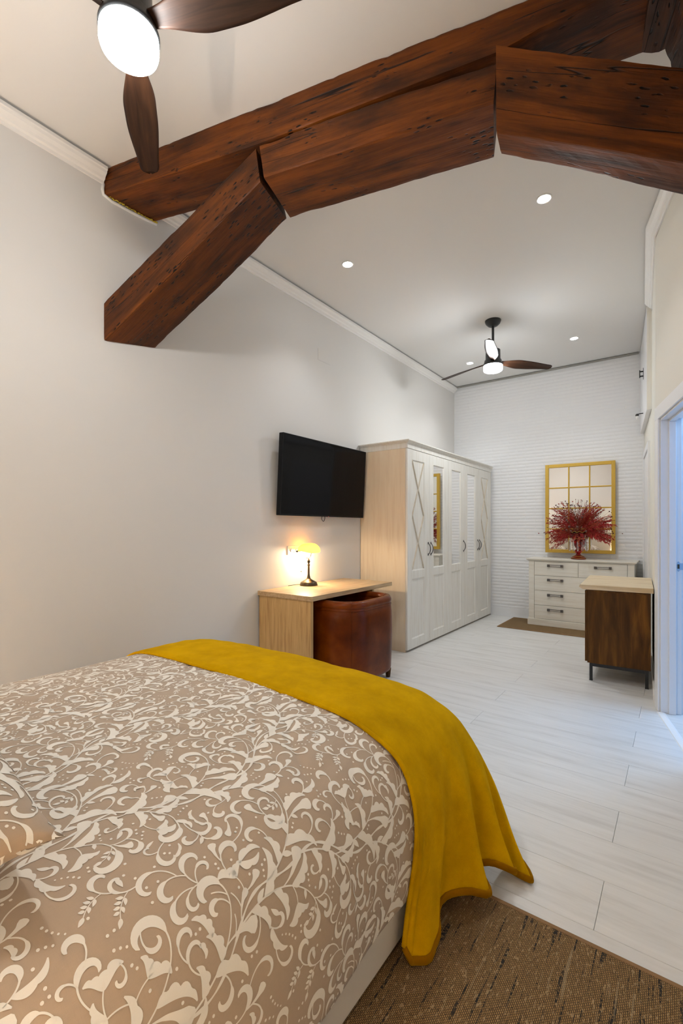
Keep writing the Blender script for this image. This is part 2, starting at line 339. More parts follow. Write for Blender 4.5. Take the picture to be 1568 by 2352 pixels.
# ------------------------------------------------------------------ duvet print
TW, TH = 0.36, 0.66
def print_ribbons():
    """ribbons of the scroll print in one half-drop tile: lists of (x, y, left_width, right_width)"""
    rnd = random.Random(11); CELL = 0.003
    occ = set(); out = []
    def key(x, y):
        k = math.floor(x/TW); x -= k*TW; y = (y - k*TH/2) % TH
        return (int(x/CELL), int(y/CELL))
    def cells(r, pad=0.0):
        s = set()
        for i, (x, y, a, b) in enumerate(r):
            j = min(i+1, len(r)-1); h = max(i-1, 0)
            dx, dy = r[j][0]-r[h][0], r[j][1]-r[h][1]; L = math.hypot(dx, dy) or 1
            nx, ny = -dy/L, dx/L; A, B = a+pad, b+pad; n = max(2, int((A+B)/CELL*1.5)+1)
            for q in range(n+1):
                o = A - (A+B)*q/n
                s.add(key(x+nx*o, y+ny*o))
        return s
    def put(r, force=False, tol=0.0, pad=0.0035, skip=0):
        c = cells(r[skip:], pad)
        if not force and len(c & occ) > tol*len(c): return False
        occ.update(cells(r, 0)); out.append(r); return True
    def turtle(x, y, h, n, L, kfun, wl, wr):
        r = []; st = L/n
        for i in range(n+1):
            t = i/n; r.append((x, y, wl(t), wr(t)))
            h += kfun(t)*st; x += math.cos(h)*st; y += math.sin(h)*st
        return r
    def scroll(x, y, h, L, side, fat=0.010, force=False, tol=0.03):
        # thin stem that curls ever tighter and ends in a comma-shaped bulb
        k = lambda t: side*(1.5 + 9*t*t)/L*1.0
        w = lambda t: (0.0013 + 0.0016*t if t < .45 else 0.002 + (fat-0.002)*math.sin(math.pi*min(1,(t-.45)/.55)**.8)**.8) if t < .995 else 0.0005
        wi = lambda t: w(t)*.45 + .0004
        return put(turtle(x, y, h, 30, L, k, (wi if side > 0 else w), (w if side > 0 else wi)), force, tol, skip=5)
    def leaf(x, y, h, L, side, W, lobes=3, force=False, tol=0.03, bend=1.2):
        # acanthus leaf: one smooth flank, one scalloped flank
        env = lambda t: W*math.sin(math.pi*t**.75)**.9
        sm = lambda t: .0012 + env(t)*.45
        sc = lambda t: .0012 + env(t)*(.5 + .55*abs(math.sin(math.pi*lobes*t))**.8)
        return put(turtle(x, y, h, 26, L, lambda t: side*bend*(.6+1.2*t)/L, (sm if side > 0 else sc), (sc if side > 0 else sm)), force, tol, skip=4)
    def bell(x, y, h, L, side, W, force=False, tol=0.03):
        e = lambda t: .0012 + (W*t**2.2*(1-.25*abs(math.sin(8*t))) if t < .93 else W*.8*(1-(t-.93)/.07*.8))
        return put(turtle(x, y, h, 24, L, lambda t: side*.9/L, e, e), force, tol, skip=4)
    def almond(x, y, h, L, W, force=False, tol=0.0, pad=.0025):
        w = lambda t: .0003 + W*math.sin(math.pi*t**.8)
        return put(turtle(x, y, h, 8, L, lambda t: .4/L, w, w), force, tol, pad=pad, skip=2)
    def sprig(x, y, h, side, n=4, L=.05, force=False, tol=.02):
        r = turtle(x, y, h, 12, L, lambda t: side*.9/L, lambda t: .0009, lambda t: .0009)
        if not put(r, force, tol, pad=.004, skip=2): return False
        for i in range(n):
            j = min(12, 3+int(i*9/n)); px, py = r[j][:2]; hh = h + side*.9*j/12
            for s in (-1, 1): almond(px+math.cos(hh+s*.8)*.002, py+math.sin(hh+s*.8)*.002, hh+s*.85, .014-.002*i*.5, .0031, tol=.35, pad=.0005)
        almond(r[-1][0], r[-1][1], h+side*.9, .017, .004, tol=.4, pad=.0005); return True
    def dots(x, y, h, side, n=7, s0=.0028, force=False):
        ok = 0
        for i in range(n):
            r = s0*(1-.09*i); rr = [(x + r*math.cos(h)*c, y + r*math.sin(h)*c, r*math.sqrt(max(0, 1-c*c))+1e-4, r*math.sqrt(max(0, 1-c*c))+1e-4) for c in (-1, -.8, -.4, 0, .4, .8, 1)]
            if not put(rr, force, 0, pad=.0025): break
            ok += 1; h += side*.16; x += math.cos(h)*.0105; y += math.sin(h)*.0105
        return ok
    # main stem winding up the tile
    def stem(y): return TW*.5 + .055*math.sin(2*math.pi*y/TH) + .014*math.sin(6*math.pi*y/TH)
    def head(y): return math.atan2(.002, stem(y+.002)-stem(y))
    N = 150
    put([(stem(TH*i/N), TH*i/N, .0026+.0009*math.sin(i*.5), .0026+.0009*math.sin(i*.5)) for i in range(N+1)], force=True)
    # great branches, alternating
    for i, (f, s, sc) in enumerate([(.02, 1, 1.15), (.17, -1, 1.2), (.33, 1, 1.0), (.50, -1, 1.25), (.66, 1, 1.1), (.82, -1, 1.0)]):
        y = TH*f; x = stem(y); h = head(y)
        b = turtle(x, y, h + s*.35, 30, .17*sc, lambda t: s*(4+4*t), lambda t: .0021-.0007*t, lambda t: .0021-.0007*t)
        put(b, force=True)
        hh = lambda q: math.atan2(b[q+1][1]-b[q][1], b[q+1][0]-b[q][0])
        scroll(*b[-2][:2], hh(28), .125*sc, s, .0125, True)
        bell(*b[20][:2], hh(20)-s*.45, .078*sc, -s, .021, tol=.25)
        leaf(*b[12][:2], hh(12)-s*.5, .085*sc, -s, .016, tol=.25)
        leaf(*b[16][:2], hh(16)+s*.6, .06*sc, s, .012, 3, tol=.2)
        leaf(*b[6][:2], hh(6)+s*.6, .055*sc, s, .012, tol=.25)
        leaf(*b[24][:2], hh(24)-s*.5, .07*sc, -s, .014, 4, tol=.2)
        almond(*b[9][:2], hh(9)-s*.7, .03, .006, tol=.2)
        dots(b[22][0], b[22][1]+.012*s, hh(22)+s*1.2, s, 8)
    for i in range(14):
        y = TH*(i+.5)/14; s = 1 if i % 2 else -1
        (leaf if i % 3 else bell)(stem(y), y, head(y)+s*.65, .055, -s, .009, tol=.2)
    # fill what is left: curls springing from what is there, then sprigs, leaves and dots
    def grow(n, fn):
        for _ in range(n):
            r = rnd.choice(out); q = rnd.randrange(len(r)-2)
            if len(r) < 12: continue
            h = math.atan2(r[q+1][1]-r[q][1], r[q+1][0]-r[q][0]); s = rnd.choice((-1, 1))
            fn(r[q][0], r[q][1], h+s*rnd.uniform(.5, .9), s)
    def tulip(x, y, h, s):
        L = rnd.uniform(.028, .042); q = turtle(x, y, h, 10, L, lambda t: s*.7/L, lambda t: .0012, lambda t: .0012)
        if not put(q, False, .05, skip=3): return
        x, y = q[-1][:2]; h += s*.7
        if not leaf(x, y, h+.1*s, .046, s, .013, 2, tol=.1): return
        leaf(x, y, h+.75, .036, 1, .009, 3, tol=.35); leaf(x, y, h-.75, .036, -1, .009, 3, tol=.35)
    grow(50, tulip)
    for _ in range(14):
        grow(40, lambda x, y, h, s: leaf(x, y, h, rnd.uniform(.040, .066), -s, rnd.uniform(.006, .0105), rnd.choice((2, 3, 4)), tol=.03))
        grow(45, lambda x, y, h, s: scroll(x, y, h, rnd.uniform(.06, .12), s*rnd.choice((-1,1)), rnd.uniform(.005, .009), tol=.03))
    grow(500, lambda x, y, h, s: bell(x, y, h, rnd.uniform(.035, .055), -s, rnd.uniform(.009, .013), tol=.05))
    grow(350, lambda x, y, h, s: scroll(x, y, h, rnd.uniform(.06, .11), s*rnd.choice((-1,1)), rnd.uniform(.005, .009), tol=.04))
    grow(600, lambda x, y, h, s: sprig(x, y, h, s, 4, rnd.uniform(.030, .050)))
    grow(1500, lambda x, y, h, s: leaf(x, y, h, rnd.uniform(.024, .038), -s, rnd.uniform(.004, .006), 2, tol=.04))
    grow(400, lambda x, y, h, s: scroll(x, y, h, rnd.uniform(.03, .05), s, rnd.uniform(.003, .005), tol=.03))
    grow(1500, lambda x, y, h, s: almond(x, y, h, rnd.uniform(.016, .026), rnd.uniform(.003, .005), tol=.06))
    for _ in range(260): dots(rnd.uniform(0, TW), rnd.uniform(0, TH), rnd.uniform(0, 6.28), rnd.choice((-1, 1)), 8)
    return out

# ================================================================== structure
def wx(y):      # room-side face of the right wall at depth y
    if y <= 3.92: return .801 - .239*y
    if y <= 5.24: return -.136 - .056*(y-3.92)
    return -.21 - .0971*(y-5.24)
# floor: slab with a laminate board for every plank, running bond
fl = tag(G().box(-2.9, -.6, -.10, 1.7, 6.9, -.009).make('floor', M['joint']), kind='structure')
PW, PL = .2475, 1.72
bm_ = {}
def board(x0, x1, y0, y1):
    key = round(x1-x0, 3)
    if key not in bm_:
        L, W_, e, g = x1-x0, y1-y0, .0009, .0005
        o = G().hexa([(g, g, -.009), (L-g, g, -.009), (L-g, W_-g, -.009), (g, W_-g, -.009), (g+.0, g+.0, -.0012), (L-g, g, -.0012), (L-g, W_-g, -.0012), (g, W_-g, -.0012)])
        o.hexa([(g, g, -.0012), (L-g, g, -.0012), (L-g, W_-g, -.0012), (g, W_-g, -.0012), (g+e, g+e, 0), (L-g-e, g+e, 0), (L-g-e, W_-g-e, 0), (g+e, W_-g-e, 0)])
        ob = o.make('floor_board', M['board'], fl); bm_[key] = ob
    else:
        ob = bm_[key].copy(); C.objects.link(ob)
    ob.location = (x0, y0, 0)
k = -9
while True:
    y0 = 1.61 + PW*k
    if y0 > 6.66: break
    if y0 > -.6:
        xj = (-.215 if k % 2 == 0 else -1.08) - 4*PL
        while xj < 1.45:
            a, b = max(xj, -2.78), min(xj+PL, 1.45)
            if b-a > .05: board(a, b, y0, y0+PW)
            xj += PL
    k += 1
tag(G().box(-2.95, -.6, 3.40, 1.2, 6.9, 3.5).make('ceiling', M['ceiling']), kind='structure')
tag(G().box(-2.92, -.55, -.009, -2.77, 6.65, 3.4).make('wall_left', M['wall']), kind='structure')
tag(G().box(-2.92, -.55, -.009, 1.05, -.42, 3.4).make('wall_rear', M['wall']), kind='structure')

# right wall: near run (with the doorway), middle and far runs
J = Vector((-.107, 3.80, 0)); E_ = Vector((.2325, -.9726, 0)); Nn = Vector((.9726, .2325, 0)); T = .12
def rw(s, o, z): return J + E_*s + Nn*o + Vector((0, 0, z))
def rbox(g, s0, s1, o0, o1, z0, z1):
    return g.hexa([rw(s0, o0, z0), rw(s1, o0, z0), rw(s1, o1, z0), rw(s0, o1, z0), rw(s0, o0, z1), rw(s1, o0, z1), rw(s1, o1, z1), rw(s0, o1, z1)])
g = G(); rbox(g, -.123, 0, 0, T, -.009, 3.4); rbox(g, 0, .80, 0, T, 2.0, 3.4); rbox(g, .80, 4.5, 0, T, -.009, 3.4)
def seg(g, p, q, t, z0, z1):
    p, q = Vector((*p, 0)), Vector((*q, 0)); d = (q-p).normalized(); n = Vector((d.y, -d.x, 0))*t
    g.hexa([p+Vector((0,0,z0)), p+n+Vector((0,0,z0)), q+n+Vector((0,0,z0)), q+Vector((0,0,z0)), p+Vector((0,0,z1)), p+n+Vector((0,0,z1)), q+n+Vector((0,0,z1)), q+Vector((0,0,z1))])
seg(g, (wx(3.92), 3.92), (wx(5.24), 5.24), T, -.009, 3.4); seg(g, (wx(5.24), 5.24), (wx(6.66), 6.66), T, -.009, 3.4)
tag(g.make('wall_right', M['rwall']), kind='structure')

# back wall of whitewashed brick: 300 bricks that show are parts, the rest one part
g = G().box(-2.92, 6.6455, -.009, .1, 6.85, 3.4); g.box(-2.77, 6.641, -.009, wx(6.64), 6.6455, .118)
wb = tag(g.make('wall_back', M['mortar']), kind='structure')
BL, BH, BJ = .228, .0375, .0075
def brick_geo(L, H, s):
    r = random.Random(s); V = []; F = []; nx = 5
    def jit(a): return r.uniform(-a, a)
    for ring, (ins, dep) in enumerate(((-.001, .0105), (.0045, .0035), (.010, 0))):
        for i in range(nx+1): V.append((ins + (L-2*ins)*i/nx, -.0024+dep*.28+jit(.0004), ins + jit(.0014)))
        for i in range(nx, -1, -1): V.append((ins + (L-2*ins)*i/nx, -.0024+dep*.28+jit(.0004), H-ins + jit(.0014)))
    m = 2*(nx+1)
    for q in range(2):
        for i in range(m): F.append((q*m+i, q*m+(i+1) % m, (q+1)*m+(i+1) % m, (q+1)*m+i))
    for i in range(nx): F.append((2*m+i, 2*m+i+1, 3*m-2-i, 3*m-1-i))
    return V, F
full = [G().add(*brick_geo(BL, BH, s), sm=True).make('brick', M['brick'], wb) for s in range(6)]
full_used = [False]*6; rest = G(); nparts = 0; half = {}
row = 0; z = .12; slots = []
while z + BH < 3.39:
    x = -2.77 - (0 if row % 2 else .125)
    while x < wx(6.64):
        a, b = max(x, -2.768), min(x+BL, wx(6.64)-.003)
        if b-a > .05:
            cx_, cz = (a+b)/2, z+BH/2
            vis = cz > 2.1 or (cx_ > -2.15 and not (cz < .84 and cx_ > -1.5) and not (-1.4 < cx_ < -.7 and .98 < cz < 2.05))
            slots.append((vis, a, b, z))
        x += BL+BJ
    z += BH+BJ; row += 1
for vis, a, b, z in sorted(slots, key=lambda q: -q[1]):
    Lb = b-a; s = rng.randrange(6)
    if vis and nparts < 300:
        if abs(Lb-BL) < .004:
            o = full[s] if not full_used[s] else full[s].copy()
            if full_used[s]: C.objects.link(o)
            full_used[s] = True; o.location = (a, 6.6455, z)
        else: G().add(*brick_geo(Lb, BH, s), sm=True).make('brick', M['brick'], wb, loc=(a, 6.6455, z))
        nparts += 1
    else:
        V, F = brick_geo(Lb, BH, s); rest.add([(v[0]+a, v[1]+6.6455, v[2]+z) for v in V], F, True)
tag(rest.make('brickwork', M['brick'], wb), kind='stuff')

# cornices: moulded profile, swept
CP = [(0, 3.305), (.010, 3.305), (.014, 3.318), (.026, 3.324), (.032, 3.336), (.048, 3.350), (.054, 3.362), (.060, 3.366), (.060, 3.384), (0, 3.384)]
def cornice(name, path):
    n = len(path); V = []; k = len(CP)
    for i, p in enumerate(path):
        p = Vector(p); a = Vector(path[max(i-1, 0)]); b = Vector(path[min(i+1, n-1)])
        d1 = (p-a).normalized() if i else (b-p).normalized(); d2 = (b-p).normalized() if i < n-1 else d1
        nn = Vector((d1.y, -d1.x)) + Vector((d2.y, -d2.x)); nn = nn.normalized()/max(.3, nn.normalized().dot(Vector((d1.y, -d1.x))))
        V += [(p.x+nn.x*o, p.y+nn.y*o, z) for o, z in CP]
    F = [(i*k+j, i*k+(j+1) % k, (i+1)*k+(j+1) % k, (i+1)*k+j) for i in range(n-1) for j in range(k)]
    F += [tuple(range(k))[::-1], tuple(range((n-1)*k, n*k))]
    return tag(mesh(name, V, F, M['trim']), kind='structure')
cornice('trim_1', [(-2.77, -.42), (-2.77, 1.35)])
cornice('trim_2', [(-2.77, 1.70), (-2.77, 6.63)])
cornice('trim_3', [(wx(5.17), 5.17), (wx(4.6), 4.6), (wx(4.12), 4.12), (wx(4.0), 4.0), (wx(3.9)-.004, 3.9), (wx(3.76), 3.76), (wx(2.55), 2.55)])
tag(G().box(-2.705, 6.605, 3.378, -.40, 6.637, 3.394).make('trim_painted_shadow', M['gap_shadow'], bevel=.003), kind='structure')  # grey strip painted as the shadow line between back wall and ceiling
# baseboards
def bb(name, a, b):
    a, b = Vector((*a, 0)), Vector((*b, 0)); d = (b-a).normalized(); n = Vector((-d.y, d.x, 0))
    def P(o, z, q): return (a if q == 0 else b) + n*o + Vector((0, 0, z))
    pr = [(0, 0), (.013, 0), (.013, .062), (.009, .070), (0, .070)]; k = len(pr)
    V = [P(o, z, 0) for o, z in pr] + [P(o, z, 1) for o, z in pr]
    tag(mesh(name, V, [tuple(range(k)), tuple(range(k, 2*k))[::-1]] + [(i, k+i, k+(i+1) % k, (i+1) % k) for i in range(k)], M['trim']), kind='structure')
bb('baseboard_left', (-2.77, 4.07), (-2.77, -.42))
bb('baseboard_right', (wx(3.93), 3.93), (wx(5.24), 5.24))
bb('baseboard_rear', (-2.75, -.42), (.88, -.42))

# doorway to the bathroom: casing, jamb lining with stop and strike plate, threshold
g = G()
for o0, o1 in ((-.014, 0), (T, T+.014)):
    rbox(g, -.088, 0, o0, o1, 0, 2.0); rbox(g, .80, .888, o0, o1, 0, 2.0); rbox(g, -.088, .888, o0, o1, 2.0, 2.088)
rbox(g, -.0, .014, 0, T, 0, 1.986); rbox(g, .786, .80, 0, T, 0, 1.986); rbox(g, 0, .80, 0, T, 1.986, 2.0)
rbox(g, .014, .030, .045, .085, 0, 1.970); rbox(g, .770, .786, .045, .085, 0, 1.970); rbox(g, .014, .786, .045, .085, 1.970, 1.986)
d1 = tag(g.make('door_1', M['door'], bevel=.0025), kind='structure')
g = G(); zc = .995
V = []; 
for i in range(16):
    a = 2*PI*i/16; V.append((math.cos(a)*.010, math.sin(a)*.034 if abs(math.sin(a)) > .6 else math.sin(a)*.034))
g.add([rw(.0142, .100+u, zc+v) for u, v in V]+[rw(.0172, .100+u, zc+v) for u, v in V], [tuple(range(16)), tuple(range(16, 32))[::-1]]+[(i, 16+i, 16+(i+1) % 16, (i+1) % 16) for i in range(16)])
rbox(g, .014, .018, .106, .128, zc-.022, zc+.022)
sp = g.make('strike_plate', M['steel'], d1); sp['label'] = 'steel strike plate on the jamb'
g = G(); rbox(g, .0172, .0178, .0935, .106, zc-.015, zc+.015); g.make('latch_hole', M['bronze'], sp)
g = G()
tr = [(-.022, 0), (-.018, .004), (.010, .006), (.022, .004), (.026, 0)]
V = [rw(.016, o, z) for o, z in tr]+[rw(.784, o, z) for o, z in tr]
g.add(V, [(0, 1, 2, 3, 4), (9, 8, 7, 6, 5)]+[(i, i+5, (i+1) % 5+5, (i+1) % 5) for i in range(5)])
tag(g.make('trim_5', M['trim']), kind='structure')
# bathroom behind the doorway
g = G().box(-.05, 5.13, 0, 1.45, 5.22, 2.5); wbt = tag(g.make('wall_bathroom', M['bathwall']), kind='structure')
g = G().box(1.36, 2.6, 0, 1.45, 5.13, 2.5); tag(g.make('wall_bathroom_side', M['bathwall']), kind='structure')
g = G().box(.37, 2.52, 0, 1.45, 2.60, 2.5); tag(g.make('wall_bathroom_front', M['bathwall']), kind='structure')
g = G().add([(.26, 2.6, 2.5), (1.45, 2.6, 2.5), (1.45, 5.13, 2.5), (-.12, 5.13, 2.5), (-.06, 3.9, 2.5), (.26, 2.6, 2.56), (1.45, 2.6, 2.56), (1.45, 5.13, 2.56), (-.12, 5.13, 2.56), (-.06, 3.9, 2.56)],
          [(0,1,2,3,4), (9,8,7,6,5), (0,5,6,1), (1,6,7,2), (2,7,8,3), (3,8,9,4), (4,9,5,0)]).make('ceiling_bathroom', M['bathwall'])
tag(g, kind='structure')
tl = None
for r_ in range(14):
    z0 = .005 + r_*.075
    for c_ in range(7):
        x0 = -.05 + c_*.20 - (.10 if r_ % 2 else 0)
        if x0 < -.06 or x0 > 1.2: continue
        if tl is None:
            tl = G().box(.001, 0, .001, .198, -.008, .073).make('tile', M['tile'], wbt, bevel=.002); o = tl
        else: o = tl.copy(); C.objects.link(o)
        o.location = (x0, 5.13, z0)
G().box(-.05, 5.118, 1.056, 1.36, 5.13, 1.066).make('tile_edge_strip', M['black'], wbt)

# far door in the right wall
def fw(y, off, z):      # far run of the right wall: off = distance out into the room
    n = Vector((-.9953, -.0966, 0)); return Vector((wx(y), y, z)) + n*off
def fbox(g, y0, y1, o0, o1, z0, z1):
    P = lambda y, o, z: fw(y, o, z)
    return g.hexa([P(y0, o0, z0), P(y0, o1, z0), P(y1, o1, z0), P(y1, o0, z0), P(y0, o0, z1), P(y0, o1, z1), P(y1, o1, z1), P(y1, o0, z1)])
g = G(); fbox(g, 5.50, 5.57, -.002, .022, 0, 2.13); fbox(g, 6.36, 6.43, -.002, .022, 0, 2.13); fbox(g, 5.57, 6.36, -.002, .022, 2.06, 2.13)
d2 = tag(g.make('door_2', M['door'], bevel=.002), kind='structure')
g = G(); fbox(g, 5.575, 6.355, .001, .012, .005, 2.055); lf = g.make('door_leaf', M['door'], d2, bevel=.002)
g = G(); fbox(g, 5.655, 5.665, .012, .020, 1.78, 1.84); g.make('hinge', M['trim'], lf)

# ================================================================== roof timbers
def Yf(x): return 1.36 + .256*(x+2.755)
def Yb(x): return 1.684 + .25*(x+2.77)
def timber(name, st, mat, label, cat, rough=.004, step=.03, per=7, chip=.012, seed=0, loc_dir=None):
    """st: stations of ring points (front top, front bottom, back bottom, back top [, ...]); world coordinates"""
    st = [[Vector(p) for p in s] for s in st]; nr = len(st[0])
    cen = [sum(s, Vector())/nr for s in st]
    X = (cen[-1]-cen[0]).normalized(); Yv = Vector((0, 0, 1)).cross(X).normalized(); Z = X.cross(Yv)
    Mx = Matrix((( X.x, Yv.x, Z.x, cen[0].x), (X.y, Yv.y, Z.y, cen[0].y), (X.z, Yv.z, Z.z, cen[0].z), (0, 0, 0, 1)))
    Mi = Mx.inverted(); V = []; F = []; rings = []
    for i in range(len(st)-1):
        n = max(1, int((cen[i+1]-cen[i]).length/step))
        for q in range(n + (1 if i == len(st)-2 else 0)):
            rings.append([st[i][k].lerp(st[i+1][k], q/n) for k in range(nr)])
    m = nr*per
    for ri, rg in enumerate(rings):
        c = sum(rg, Vector())/nr
        for k in range(nr):
            a, b = rg[k], rg[(k+1) % nr]
            for q in range(per):
                t = q/per; tt = .5-.5*math.cos(PI*t)     # closer near the arrises
                p = a.lerp(b, tt); l = Mi @ p
                e = min(tt, 1-tt)*(b-a).length
                out = (p-c); out.x *= 1; out = out - X*out.dot(X); out.normalize()
                d = rough*noise.noise(Vector((l.x*1.3+seed, l.y*4, l.z*4)))*1.2 + rough*.35*noise.noise(Vector((l.x*14+seed, l.y*25, l.z*25)))
                if e < .012: d -= chip*(1-e/.012)*(.12+.6*max(0, noise.noise(Vector((l.x*5+seed*2, k*3.1, 0)))-.1) + .25*max(0, noise.noise(Vector((l.x*30+seed, k, 7)))))
                V.append(Mi @ (p + out*d))
    nrg = len(rings)
    for i in range(nrg-1):
        for k in range(m): F.append((i*m+k, i*m+(k+1) % m, (i+1)*m+(k+1) % m, (i+1)*m+k))
    F += [tuple(range(m))[::-1], tuple(range((nrg-1)*m, nrg*m))]
    o = mesh(name, V, F, mat); o.matrix_world = Mx
    return tag(o, label, cat)
def stn(x, zt, zb, fo=0, bo=0, xb=None, zbb=None, zbt=None):
    xb = x if xb is None else xb
    return [(x, Yf(x)+fo, zt), (x, Yf(x)+fo, zb), (xb, Yb(xb)+bo, zb if zbb is None else zbb), (xb, Yb(xb)+bo, zt if zbt is None else zbt)]
tA = timber('roof_beam', [stn(-2.765, 3.40, 3.246, zbb=3.262), stn(-2.2, 3.40, 3.222, zbb=3.235), stn(-1.735, 3.40, 3.213), stn(-.60, 3.40, 3.228), stn(-.45, 3.40, 3.262), stn(-.2, 3.40, 3.290), stn(.24, 3.40, 3.30)],
       M['beam'], 'long dark-stained beam set against the ceiling, crossing the room from the left wall', 'beam', seed=3, chip=.020)
tB = timber('brace_beam', [[(-2.766, 1.357, 2.605), (-2.766, 1.357, 2.376), (-2.766, 1.690, 2.435), (-2.766, 1.690, 2.66)],
                           [(-2.25, Yf(-2.25), 2.905), (-2.24, Yf(-2.24), 2.69), (-2.285, Yb(-2.285), 2.72), (-2.30, Yb(-2.3), 2.93)],
                           [(-1.745, Yf(-1.745)+.002, 3.200), (-1.718, Yf(-1.718)+.002, 3.018), (-1.812, Yb(-1.812), 3.022), (-1.85, Yb(-1.85), 3.190)]],
       M['beam_worm'], 'slanting worm-eaten brace rising from the left wall to the collar beam', 'beam', seed=9, chip=.030)
tC = timber('collar_beam', [[(-1.722, Yf(-1.722), 3.205), (-1.695, Yf(-1.695), 3.030), (-1.79, Yb(-1.79), 3.028), (-1.82, Yb(-1.82), 3.20)],
                            stn(-1.3, 3.206, 3.028), stn(-1.0, 3.200, 3.03),
                            [(-.609, Yf(-.609), 3.185), (-.622, Yf(-.622), 3.030), (-.716, Yb(-.716), 3.03), (-.70, Yb(-.70), 3.19)]],
       M['beam'], 'level dark timber slung just under the long ceiling beam, between the two braces', 'beam', seed=17, chip=.018)
def sd(x, w0): 
    zt = 3.212-.553*(x+.60); zb = 2.853-.510*(x+.60); f = Yf(x)-.055
    return [(x, f, zt), (x, f, zb), (x-.02*(1 if x < -.3 else 0), f+w0, zb+.004), (x, f+.22, zt)]
tD = timber('brace_beam', [sd(-.596, .128), sd(-.3, .17), sd(.0, .205), sd(.318, .22)],
       M['beam'], 'thick dark brace at the upper right running down to the right wall', 'beam', seed=23, rough=.006, chip=.014)
# gnarled wall plate along the right wall
prof = [(-.010, 3.282), (-.012, 3.20), (.02, 3.188), (.045, 3.182), (.068, 3.165), (.088, 3.10), (.10, 3.0), (.12, 2.9), (.34, 2.86), (.36, 3.282)]
def sf(y):
    x0 = -.122 - (y-2.27)*.239
    return [(x0 + u + .008*math.sin(y*9+u*20), y + (-.02 if u > .05 else 0), z_ + (.0 if z_ > 3.25 else .012*math.sin(y*7+u*30)-.0)) for u, z_ in prof]
tF = timber('wall_plate', [sf(.35), sf(.8), sf(1.2), sf(1.6), sf(1.9), sf(2.1), sf(2.245)][::-1], M['beam_dark'],
       'almost black gnarled timber running under the ceiling in the top right corner', 'beam', seed=31, rough=.012, per=4, chip=.0)
# plaster rim and foam round the long beam's socket
g = G().tube([(-2.767, 1.352, 3.31), (-2.766, 1.345, 3.27), (-2.765, 1.352, 3.244), (-2.765, 1.40, 3.232), (-2.765, 1.52, 3.235), (-2.765, 1.64, 3.243), (-2.766, 1.695, 3.250)], .009, 8)
g.V = [tuple((tA.matrix_world.inverted() @ Vector(v))) for v in g.V]; pr_ = g.make('plaster_rim', M['trim'], tA)
g = G()
for i in range(46):
    t = i/45; y = 1.38+.31*t; g.ball((-2.757+rng.uniform(-.004, .006), y, 3.243+.012*t+rng.uniform(-.003, .003)), rng.uniform(.003, .006)*(1.5 if t > .9 else 1), 6, 4)
g.V = [tuple((tA.matrix_world.inverted() @ Vector(v))) for v in g.V]; o = g.make('foam_bead', M['foam'], tA); tag(o, 'yellow foam squeezed out round the beam end', kind='stuff')

# ================================================================== bed
import numpy as np
def resample(P, step):
    P = [Vector(p) for p in P]; out = [P[0].copy()]; acc = 0
    for a, b in zip(P, P[1:]):
        d = (b-a).length; q = 0
        while acc + d - q >= step:
            q += step-acc; out.append(a.lerp(b, q/d)); acc = 0
        acc += d-q
    return out
PRO = [(-.637, .165), (-.636, .25), (-.645, .36), (-.675, .455), (-.725, .528), (-.80, .577), (-.90, .603), (-1.1, .622), (-1.35, .631), (-1.6, .634), (-1.9, .632), (-2.12, .622), (-2.25, .602), (-2.34, .555), (-2.38, .46), (-2.39, .34), (-2.39, .22)]
prof_pts = [(p.x, p.y) for p in resample(spline([(*p, 0) for p in PRO], 600), .012)]
FOOT = [(y, 0) for y in (-.16, .4, 1.0, 1.45)] + [(1.56, .004), (1.66, .018), (1.735, .05), (1.785, .11), (1.803, .19), (1.806, .28), (1.806, .45)]
foot_pts = [(p.x, p.y) for p in resample(spline([(*p, 0) for p in FOOT], 900), .012)]
def bedpt(i, j, pro=None, base=.165):
    x, z = (pro or prof_pts)[i]; y, dr = foot_pts[j]
    return x, y, base + (z-base)*max(0, 1-dr/.46) if z > base else z
nU, nV = len(prof_pts), len(foot_pts)
Gd = np.zeros((nU, nV, 3))
for i in range(nU):
    for j in range(nV):
        x, y, z = bedpt(i, j)
        side = sstep(.56, .40, z); top = 1-side
        s_ = i*.012
        w1 = noise.noise(Vector((s_*1.9, y*1.3+x*.8, 2.2)))*.010*top
        cr = noise.noise(Vector(((x+y*.7)*6, (y-x*.5)*2.2, 5)))
        w1 += (-.006*max(0, 1-abs(cr)*7))*top*sstep(.2, .45, noise.noise(Vector((x*1.5, y*1.5, 9)))+.4)
        fo = side*(.008*math.sin(y*11+2*noise.noise(Vector((y*2, 0, 1)))*2)+.006*noise.noise(Vector((y*7, z*3, 4))))*sstep(.6, .2, z)
        right = 1 if x > -1.5 else -1
        Gd[i, j] = (x + fo*right, y, z + w1)
bed = empty('bed', (-1.52, .8, 0), 'double bed with a white upholstered base, seen below the duvet', 'bed')
def W(g, parent):
    L = parent.location; g.V = [(v[0]-L.x, v[1]-L.y, v[2]-L.z) for v in g.V]; return g
g = G().box(-2.34, -.22, .03, -.662, 1.755, .30); W(g, bed).make('bed_base', M['bedbase'], bed, bevel=.012)
g = G().box(-2.33, -.20, .30, -.70, 1.72, .535); W(g, bed).make('mattress', M['bedbase'], bed, bevel=.11, seg=5)
for x in (-2.25, -.75):
    for y in (-.12, 1.65):
        g = G().lathe([(0, 0), (.022, 0), (.028, .03), (0, .03)], (x, y, 0), 12); W(g, bed).make('leg', M['black'], bed)
g = G().box(-2.40, -.31, .25, -.62, -.235, 1.16); W(g, bed).make('headboard', M['cream'], bed, bevel=.03, seg=3)

